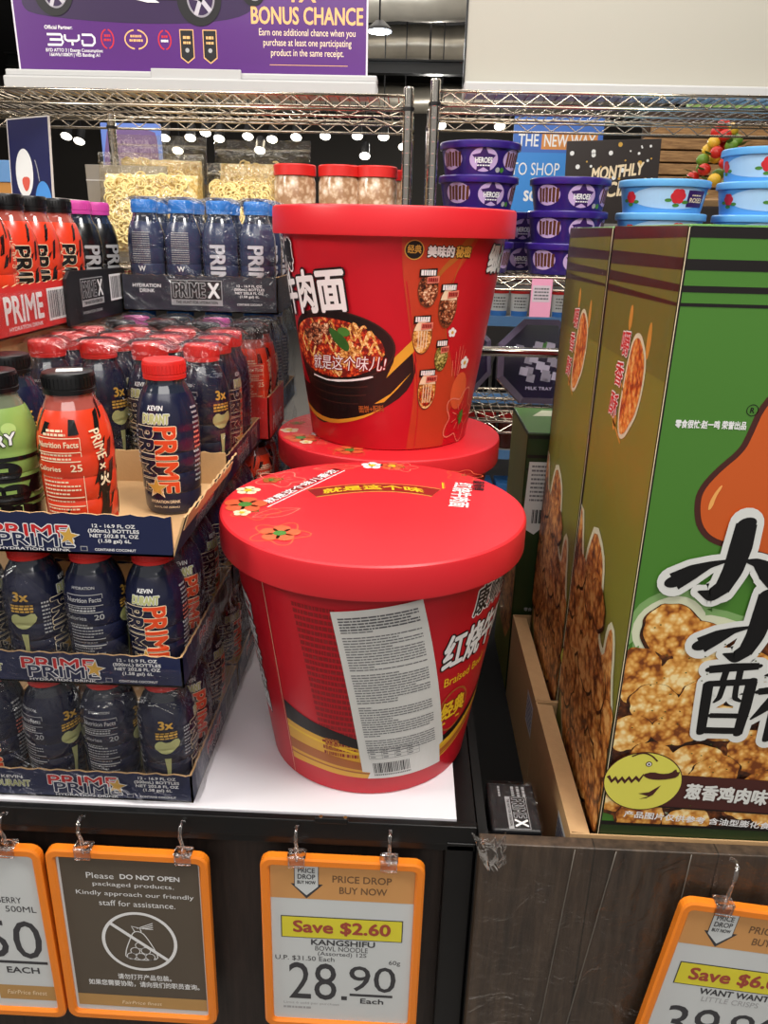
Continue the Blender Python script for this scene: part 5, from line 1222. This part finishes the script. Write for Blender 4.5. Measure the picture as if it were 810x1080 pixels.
bag('clear bag of pale puffed noodles, right one in the rear row on the rack', (-.425, 2.26, ZB), .27, .30, .13, -5, -5, 2)
bag('clear bag of puffed noodles in front, beside the pink-capped bottles', (-.680, 2.085, ZB + .016), .27, .235, .10, -10, 3, 3)
bag('clear bag of puffed noodles in front, right behind the blue-capped bottles', (-.440, 2.085, ZB + .016), .20, .215, .10, -10, -3, 4)
# ---- small dark standing board at the far left
t = T('standing_board', 'small dark blue standing board with a white and a blue oval, far left', 'sign', (-.995, 2.085, 1.4757)); t.rotation_euler = (radians(-4), 0, radians(-30))
m = MB(); m.bx(-.085, .085, -.003, .003, 0, .345, M('board_edge', (226, 218, 214), .5)); S = front(-.085, -.003, 0); m.poly(S, rect(.004, .002, .169, .342), M('board_navy', (38, 40, 84), .4, var=.15, scale=12), 1)
m.poly(S, ell(.062, .215, .036, .058, 28), white, 2); m.poly(S, smooth([(.045, .205), (.085, .207), (.080, .180), (.062, .167)], 2), M('coral', (224, 96, 80), .45), 3); m.poly(S, ell(.134, .140, .034, .055, 28), M('oval_blue', (80, 150, 226), .45), 2)
m.line(S, smooth([(.122, .195), (.116, .225), (.108, .245)], 1, False), .003, lgrey, 2); m.build('printed_board', t); m = MB(); m.box((0, .05, .098), (.05, .004, .2), kraft, rot=(28, 0, 0)); m.build('strut', t)
# grey folded sheet lying beside it
t = T('grey_panel', 'flat grey translucent panel standing behind the pink-capped bottles', 'panel', (-.775, 2.20, 1.4757)); m = MB(); m.bx(-.11, .11, -.004, .004, 0, .245, M('panel_grey', (172, 166, 156), .3, var=.04, scale=12), .001); m.bx(-.11, .11, -.0055, .0055, .205, .208, white); m.build('panel', t)
# ------------------------------------------------------------------ the shop around
floorm = M('floor_tile', (120, 116, 112), .3, var=.06, scale=3); wallm = M('wall_dark', (70, 66, 62), .7, var=.06, scale=2); ceilm = M('ceiling_black', (22, 22, 24), .8, var=.15, scale=1.5)
def slab(name, x0, x1, y0, y1, z0, z1, mm): m = MB(); m.bx(x0, x1, y0, y1, z0, z1, mm); return struct(m.build(name))
slab('floor', -7, 7, -3, 13, -.1, 0, floorm); slab('ceiling', -7, 7, -3, 13, 3.7, 3.8, ceilm)
slab('wall_back', -7, 7, 13, 13.1, 0, 3.7, wallm); slab('wall_left', -7.1, -7, -3, 13, 0, 3.7, wallm); slab('wall_right', 7, 7.1, -3, 13, 0, 3.7, wallm)
def at(px, py, Y):
    return ((px - 436) * .00116 * Y, Y, 1.567 + (246.3 + (px - 436) * .0244 - py) * .00108 * Y)
# ceiling services
foil = M('duct_foil', (200, 192, 176), .34, .6, var=.35, scale=4, bump=1., bscale=7)
def duct(label, p0, p1, r):
    t = T('air_duct', label, 'duct', p0); m = MB(); a = Vector(p1) - Vector(p0); n = 24
    m.tube([a * (k / n) + Vector((0, 0, .01 * sin(k * 2.1))) for k in range(n + 1)], [r * (1.03 if k % 4 == 0 else 1) for k in range(n + 1)], foil, 24); m.build('duct_body', t)
    for k in (6, 12, 18):
        s_ = MB(); q = a * (k / n); s_.tube([q + Vector((0, 0, r * .9)), q + Vector((0, 0, 3.70 - p0[2] - q.z))], .008, blackmetal, 6); s_.build('hanger', t)
duct('fat silver foil duct across the ceiling, nearest the advertising board', (-2.6, 7.2, 3.34), (3.2, 6.9, 3.44), .22)
duct('long silver duct lower and farther back under the ceiling', (-3.0, 9.3, 3.42), (4.2, 9.0, 3.46), .17)
duct('thin silver duct crossing behind the chrome posts', (-3.0, 11.4, 3.22), (3.4, 11.6, 3.30), .16)
t = T('ceiling_beam', 'black steel beam hanging across below the ceiling ducts', 'beam', (0, 8.3, 3.05)); m = MB()
m.bx(-4, 4, -.06, .06, -.05, -.035, blackmetal); m.bx(-4, 4, -.06, .06, .055, .07, blackmetal); m.bx(-4, 4, -.008, .008, -.036, .056, blackmetal); m.build('beam', t)
for x in (-2.2, .1, .9, 2.4): h = MB(); h.tube([(x, 0, .07), (x, 0, .649)], .01, blackmetal, 6); h.build('hanger', t)
lampm = M('lamp_glow', (255, 246, 228), .3, emit=14.); housing = M('lamp_housing', (40, 40, 42), .4)
def spot(px, py, Y, label, s_=1.):
    p = at(px, py, Y); t = T('track_spotlight', label, 'ceiling lamp', p, 0, None); m = MB()
    t.rotation_euler = (radians(-35), 0, 0)
    m.lathe([(.0, .16), (.045, .15), (.05, .03), (.062, 0), (.055, .004), (.045, .02), (0, .02)], housing, 20); m.build('housing', t)
    g = MB(); g.lathe([(.0, .006), (.053, .006), (.053, .012), (0, .012)], lampm, 20); g.build('lens', t, label='glowing lamp lens')
    t.scale = (s_, s_, s_); h = MB(); d = (3.70 - p[2]) / s_
    c_, sn = cos(radians(35)), sin(radians(35)); h.tube([(0, 0, .14), (0, -d * sn, d * c_)], .006, housing, 6); h.build('stem', t)
SP = [(72, 145), (85, 150), (175, 147), (202, 147), (218, 142), (232, 148), (262, 146), (274, 160), (287, 149), (312, 147), (342, 146), (375, 146), (402, 147), (383, 166), (423, 157), (188, 160)]
WORD = ['first', 'second', 'third', 'fourth', 'fifth', 'sixth', 'seventh', 'eighth', 'ninth', 'tenth', 'eleventh', 'twelfth', 'thirteenth', 'fourteenth', 'fifteenth', 'sixteenth']
for k, (x, y) in enumerate(sorted(SP)): spot(x, y, 8.6 + (k % 2) * .08, 'glowing ceiling spotlight, %s from the left seen below the left rack top' % WORD[k])
for k, (x, y) in enumerate(((460, 136), (620, 136), (702, 138), (520, 137))): spot(x, y, 8.66, 'glowing ceiling spotlight seen through the right rack, %s from the left' % ['first', 'third', 'fourth', 'second'][k])
p = at(396, 46, 6.2); t = T('pendant_lamp', 'bright white pendant lamp beside the purple advertising board', 'ceiling lamp', p); m = MB()
m.lathe([(.0, .07), (.03, .065), (.085, .02), (.09, 0), (.082, .004), (.0, .012)], housing, 24); m.build('shade', t); g = MB(); g.lathe([(0, -.004), (.08, -.004), (.08, .002), (0, .002)], M('cool_glow', (226, 240, 255), .3, emit=16.), 24); g.build('lens', t, label='glowing lamp lens')
h = MB(); h.tube([(0, 0, .065), (0, 0, 3.70 - p[2])], .007, housing, 6); h.build('stem', t)
# signs in the distance
sblue = M('sign_blue', (58, 140, 220), .4, var=.05, scale=3); sdeep = M('sign_deep_blue', (60, 110, 196), .4, var=.05); sorange = M('sign_orange', (216, 142, 70), .4); sdark = M('sign_dark', (48, 40, 38), .4, var=.2, scale=8)
def stand(t, h, w, y=.012): m = MB(); m.bx(-.02, .02, -.006 + y, .006 + y, .02, h, blackmetal); m.bx(-w / 2, w / 2, -.16, .16, 0, .02, blackmetal, .004); m.build('stand', t)
t = T('shop_sign', 'bright blue sign reading the new way to shop, beyond the tubs', 'sign', (.70, 4.2, 0)); stand(t, 1.5, .4)
m = MB(); m.bx(-.22, .22, -.008, .006, 1.40, 2.12, sblue, .001); S = front(-.22, -.008, 1.40); m.poly(S, rect(.0, .56, .44, .72), sdeep, 1); m.poly(S, rect(.14, .575, .415, .655), sorange, 2)
m.text(S, 'THE', .075, .615, .10, .055, white, 3, .02); m.text(S, 'NEW WAY', .278, .615, .25, .055, white, 3, .02); m.text(S, 'TO SHOP', .12, .485, .24, .058, white, 2, .01); m.text(S, 'scan', .135, .36, .125, .05, white, 2, .05); m.text(S, '&', .215, .362, .03, .05, redink, 2, .05); m.text(S, 'go', .275, .352, .07, .065, redink, 2, .06); m.poly(S, ell(.20, .24, .07, .05, 20), pinkline, 2); m.build('printed_panel', t)
t = T('shop_sign', 'dark sign reading monthly specials in gold letters, beyond the tubs', 'sign', (.98, 3.82, 0)); stand(t, 1.5, .4); t.rotation_euler = (0, radians(-2.5), 0)
m = MB(); m.bx(-.215, .205, -.008, .006, 1.45, 1.985, sdark, .001); S = front(-.215, -.008, 1.45); rr = random.Random(6)
for k in range(26): r = rr.choice((.004, .006, .010)); m.poly(S, ell(rr.uniform(.02, .40), rr.uniform(.36, .52), r, r, 10), white if k % 3 else gold, 1)
m.text(S, 'MONTHLY', .235, .405, .24, .052, pale, 2, .05, shear=.25, rot=5); m.text(S, 'SPECIALS', .225, .330, .30, .062, pale, 2, .05, shear=.25, rot=5); m.build('printed_panel', t)
t = T('information_screen', 'purple sign with blue corner, behind the noodle bags', 'sign', (-1.37, 4.0, 0)); stand(t, 1.5, .4)
m = MB(); m.bx(-.145, .145, -.012, .008, 1.55, 2.03, M('screen_blue', (92, 122, 200), .4, emit=.35), .004); S = front(-.145, -.012, 1.55); m.poly(S, smooth([(.008, .01), (.25, .01), (.275, .10), (.275, .40), (.26, .455), (.10, .455), (.008, .44)], 1), M('screen_plum', (104, 74, 128), .4, var=.15, scale=5, emit=.35), 1)
m.text(S, 'CHOOSE YOUR\nSTATEMENT DATE\nFROM SIGN-UP', .142, .365, .21, .088, M('screen_text', (176, 150, 190), .45), 2, .03); m.build('screen_panel', t)
# slatted timber wall, fruit plant and green fascia at the right
t = T('timber_screen', 'slatted timber wall panel far back on the right', 'wall panel', (2.35, 6.0, 0)); slat = wood_mat('slat_wood', (120, 84, 50), (204, 158, 104), .5, (1.5, 14, 14))
for k in range(16): m = MB(); m.bx(-.75 + .05 * (k % 2), .75 - .07 * (k % 3), -.03, .03, 1.02 + k * .082, 1.02 + k * .082 + .070, slat, .004); m.build('slat', t)
m = MB(); m.bx(-.75, .75, .03, .06, 0, 2.42, M('panel_backing', (66, 48, 34), .7)); m.build('backing', t)
t = T('fruit_display', 'cone-shaped display of red and yellow fruit with leaves in the distance', 'fruit display', (1.66, 4.6, 1.74)); rr = random.Random(4)
m = MB(); m.lathe([(.18, 0), (.2, .03), (.03, .05), (0, .05)], kraft, 20); m.bx(-.2, .2, -.2, .2, -1.74, 0, sdark, .01); m.build('base', t)
def ball(c, r, mm): m = MB(); b = bmesh.new(); bmesh.ops.create_icosphere(b, subdivisions=2, radius=r); [setattr(v, 'co', Vector((v.co.x, v.co.y, v.co.z * .92)) + Vector(c)) for v in b.verts]; m.bm(b, mm, True); return m
fr = [(M('apple_red', (206, 44, 36), .3), 'red'), (M('lemon', (236, 190, 60), .35), 'yellow'), (M('lime', (110, 150, 50), .4), 'green')]
for k in range(34):
    z = .06 + .36 * (k / 34); R = .17 * (1 - k / 40); a = k * 2.4; ball((R * cos(a), R * sin(a), z), .035, fr[(k * 7) % 3][0] if k % 4 else fr[0][0]).build('fruit', t)
m = MB()
for k in range(30): a = rr.uniform(0, 6.3); z = rr.uniform(.04, .36); R = .20 * (1 - z / .5); c = Vector((R * cos(a), R * sin(a), z)); d = Vector((cos(a), sin(a), .3)) * .07; s_ = Vector((-sin(a), cos(a), 0)) * .018; m.add([c, c + d * .5 + s_, c + d, c + d * .5 - s_], [(0, 1, 2, 3)], leafgreen)
m.build('leaves', t)
t = T('green_fascia', 'pale green fascia board high at the far right', 'fascia', (3.6, 6.4, 2.1)); m = MB(); m.bx(-1.6, 1.6, -.03, .03, 0, .55, M('fascia_green', (150, 190, 104), .5, var=.04)); m.build('board', t); m = MB(); m.bx(-1.5, -1.44, -.03, .03, -2.1, 0, blackmetal); m.bx(1.44, 1.5, -.03, .03, -2.1, 0, blackmetal); m.build('post', t)
# shelving with goods seen through the right rack
t = T('goods_shelf', 'supermarket shelf with blue and yellow edges seen through the right rack', 'shelf', (.75, 3.35, 0)); shelfw = M('shelf_grey', (190, 188, 186), .5)
for z in (.36, .71, .95, 1.262, 1.62): m = MB(); m.bx(-1.0, 1.0, -.22, .22, z - .012, z, shelfw); m.build('shelf_board', t)
m = MB(); m.bx(-1.0, 1.0, .22, .25, 0, 1.62, shelfw); m.build('back_panel', t)
for x in (-1.01, 1.01): m = MB(); m.bx(x - .01, x + .01, -.22, .25, 0, 1.64, shelfw); m.build('side_panel', t)
eb = M('edge_blue', (120, 172, 232), .4); ey = M('edge_yellow', (226, 178, 92), .4)
for x0, x1, z, c in ((-.99, -.14, 1.262, eb), (-.06, .99, 1.262, ey), (-.99, .0, .95, eb), (0, .99, .95, eb), (-.99, .99, .71, eb)): m = MB(); m.bx(x0, x1, -.227, -.22, z - .035, z + .004, c); m.build('edge_strip', t, label='blue shelf edge strip' if c is eb else 'yellow shelf edge strip')
m = MB(); m.bx(-.16, -.145, -.226, -.2, .95, 1.24, eb); m.build('divider', t)
def tubpot(label, x, z, kind_):
    o = T({'pot': 'lidded_pot', 'bottle': 'capped_bottle', 'jar': 'red_jar', 'box': 'goods_box'}[kind_], label, {'pot': 'tub', 'bottle': 'bottle', 'jar': 'jar', 'box': 'box'}[kind_], (x, 3.20, z + .0005)); m = MB()
    if kind_ == 'pot':
        m.lathe([(0, 0), (.034, 0), (.038, .09), (0, .09)], M('pot_white', (228, 228, 226), .4), 24); S = revolve([(.034, 0), (.038, .09)]); m.poly(S, rect(-70, .0, 70, .02), M('pot_blue', (60, 130, 214), .4), 1, 6)
        for k in range(4): m.dashes(S, -40, 40, .035 + k * .012, .005, grey, 1, 8, 20, 5)
        m.build('pot_body', o); l = MB(); l.lathe([(.039, .088), (.040, .1), (0, .1)], capred, 24); l.build('lid', o)
    elif kind_ == 'bottle':
        m.lathe([(0, 0), (.036, 0), (.038, .01), (.038, .12), (.030, .15), (.02, .165), (0, .165)], M('soy_black', (26, 24, 26), .2), 24); m.build('bottle_body', o); l = MB(); l.lathe([(.026, .155), (.028, .16), (.028, .195), (.024, .20), (0, .20)], M('cap_white', (224, 220, 212), .4), 24); l.build('cap', o)
    elif kind_ == 'jar':
        m.lathe([(0, 0), (.036, 0), (.04, .01), (.04, .12), (.034, .13), (0, .13)], M('sauce_brown', (86, 40, 32), .2), 24); m.build('jar_body', o); l = MB(); l.lathe([(.038, .125), (.04, .128), (.04, .155), (0, .157)], capred, 24); l.build('lid', o)
    else:
        m.bx(-.08, .08, -.06, .06, 0, .20, M('carton_blue', (70, 140, 216), .4), .003); S = front(-.08, -.06, 0); m.poly(S, rect(.0, .0, .16, .07), M('carton_navy', (40, 70, 150), .4), 1); m.poly(S, ell(.1, .12, .03, .03, 20), white, 1); m.build('box_body', o)
for k in range(8): tubpot('white pot with red lid on the upper shelf beyond the rack, %s from the left' % WORD[k], .19 + k * .083, 1.262, 'pot')
for k in range(6): tubpot('dark bottle with pale cap on the middle shelf beyond the rack, %s from the left' % WORD[k], .30 + k * .088, .95, 'bottle')
for k in range(7): tubpot('brown jar with red lid on the lower shelf beyond the rack, %s from the left' % WORD[k], .16 + k * .09, .71, 'jar')
for k in range(3): tubpot('blue carton on the lowest shelf beyond the rack, %s from the left' % WORD[k], .30 + k * .175, .36, 'box')
# pale freezer cabinet with orange and blue trim at the far left
t = T('freezer_cabinet', 'low cabinet with pale blue and orange trim beyond the left rack', 'cabinet', (-2.6, 4.4, 0)); m = MB(); m.bx(-.9, .75, -.35, .35, 0, 1.70, M('cabinet_white', (206, 200, 190), .5), .01); m.build('body', t)
m = MB(); m.bx(-.9, .75, -.36, -.35, 1.62, 1.76, M('trim_orange', (230, 160, 80), .4)); m.build('trim', t); m = MB(); m.bx(-.9, .75, -.37, -.35, 1.76, 1.86, eb, .004); m.build('header', t, label='pale blue header strip')
t = T('timber_column', 'tall brown timber column at the far left', 'column', (-3.35, 6.2, 0)); m = MB(); m.bx(-.10, .10, -.1, .1, 0, 3.2, wood_mat('column_wood', (66, 48, 32), (112, 84, 56)), .01); m.build('shaft', t); m = MB(); m.bx(-.45, -.10, -.06, .06, 0, 3.2, M('pale_wall_panel', (170, 158, 140), .7)); m.bx(-.13, .13, -.13, .13, 3.2, 3.3, blackmetal); m.build('side_panel', t)

# ------------------------------------------------------------------ light and camera
def area(name, loc, to, size, power, col=(1, .95, .88)):
    l = bpy.data.lights.new(name, 'AREA'); l.shape = 'RECTANGLE'; l.size, l.size_y = size; l.energy = power; l.color = col
    o = bpy.data.objects.new(name, l); COL.objects.link(o); o.location = loc
    o.rotation_euler = (Vector(to) - Vector(loc)).to_track_quat('-Z', 'Y').to_euler(); return o
area('left_fill_light', (-2.7, .3, 3.0), (-.2, 1.6, 1.3), (.8, .8), 52, (1, .95, .86))  # added fill without a fitting, brightens box sides and noodle bags
area('shop_light_key', (.75, .25, 3.5), (-.1, 1.25, .9), (.7, .7), 60, (1, .96, .90))
area('shop_light_overhead', (-.4, 1.3, 3.6), (-.4, 1.3, 0), (2.4, 1.2), 40, (1, .95, .88))
area('front_fill_light', (0, -1.6, 3.4), (0, .9, .8), (3, 1.2), 52, (1, .96, .92))  # added fill behind the camera, brightens signs and front panels
area('shop_light_back', (0, 6.0, 3.6), (0, 6, 0), (7, 5), 190, (1, .93, .84))
def point(loc, power, r=.07, col=(1, .96, .9)):
    l = bpy.data.lights.new('pendant_and_fill_bulb', 'POINT'); l.energy = power; l.color = col; l.shadow_soft_size = r
    o = bpy.data.objects.new('pendant_and_fill_bulb', l); COL.objects.link(o); o.location = loc
p = at(396, 46, 6.2); point((p[0], p[1], p[2] - .12), 24, .07, (.9, .95, 1)); point((1.6, 8.9, 2.7), 30); point((-2.4, 8.0, 2.5), 30); point((.2, 10.2, 2.7), 26)  # first sits under the pendant; other three are added to brighten the ducts
area('rack_fill_light', (-.2, 3.0, 3.6), (-.2, 2.2, 1.5), (2.6, .6), 34, (1, .95, .86))  # added fill behind the racks, brightens the noodle bags
w = bpy.data.worlds.new('shop_ambience'); SC.world = w; w.use_nodes = True
bg = w.node_tree.nodes['Background']; bg.inputs[0].default_value = (1., .95, .9, 1); bg.inputs[1].default_value = .35
cam = bpy.data.cameras.new('camera'); co = bpy.data.objects.new('camera', cam); COL.objects.link(co); SC.camera = co
cam.sensor_fit = 'VERTICAL'; cam.sensor_height = 24; cam.lens = 24 * 800 / 1080; cam.clip_start = .05
p, ya, ro = radians(20.2), radians(1.6), radians(1.4)
F_ = Vector((-sin(ya) * cos(p), cos(ya) * cos(p), -sin(p))); R_ = Vector((cos(ya), sin(ya), 0)); U_ = R_.cross(F_)
R2 = R_ * cos(ro) + U_ * sin(ro); U2 = U_ * cos(ro) - R_ * sin(ro)
co.matrix_world = Matrix(((R2.x, U2.x, -F_.x, 0), (R2.y, U2.y, -F_.y, 0), (R2.z, U2.z, -F_.z, 1.567), (0, 0, 0, 1)))
SC.view_settings.view_transform = 'Standard'; SC.view_settings.look = 'None'; SC.view_settings.gamma = 1; SC.view_settings.use_curve_mapping = False; SC.view_settings.exposure = 0.
# ------------------------------------------------------------------ repeats carry one group name
GROUPS = {'noodle_bucket': 'giant red noodle buckets', 'bottle_case': 'cases of drink bottles', 'cardboard_carton': 'plain cartons under the red cases', 'hanging_sign': 'orange-framed signs on the counter fronts',
          'display_counter': 'display counters', 'snack_box': 'green snack boxes', 'open_carton': 'open brown cartons', 'wire_rack': 'chrome wire racks', 'advertising_banner': 'boards on top of the racks', 'octagonal_box': 'octagonal chocolate boxes',
          'snack_canister': 'red-lidded canisters on the left rack', 'noodle_bag': 'bags of puffed noodles', 'track_spotlight': 'ceiling spotlights', 'air_duct': 'silver ceiling ducts', 'shop_sign': 'signs beyond the tubs',
          'lidded_pot': 'white pots beyond the rack', 'capped_bottle': 'dark bottles beyond the rack', 'red_jar': 'red-lidded jars beyond the rack', 'goods_box': 'blue cartons beyond the rack'}
for o in list(bpy.data.objects):
    if o.parent or 'label' not in o: continue
    b = o.name.split('.')[0]; s_ = o['label']
    if b == 'drink_bottle':
        o['group'] = ('loose bottles in the opened case' if 'opened case' in s_ else 'bottles in the bottom and middle front cases' if 'row of the' in s_ or 'in the bottom case' in s_ or 'in the middle case' in s_ else 'red-capped bottles under film' if 'wrapped row' in s_
                      else 'bottles in the upper left red cases' if 'upper left' in s_ or 'pink-capped bottles' in s_ else 'blue-capped bottles in the rear cases' if 'blue-capped' in s_ else 'bottles in the third stack' if 'red case' in s_ or 'third stack' in s_ else 'bottles in the second stack')
    elif b == 'chocolate_tub': o['group'] = 'purple chocolate tubs' if 'purple' in s_ else 'light blue chocolate tubs'
    elif b in GROUPS: o['group'] = GROUPS[b]
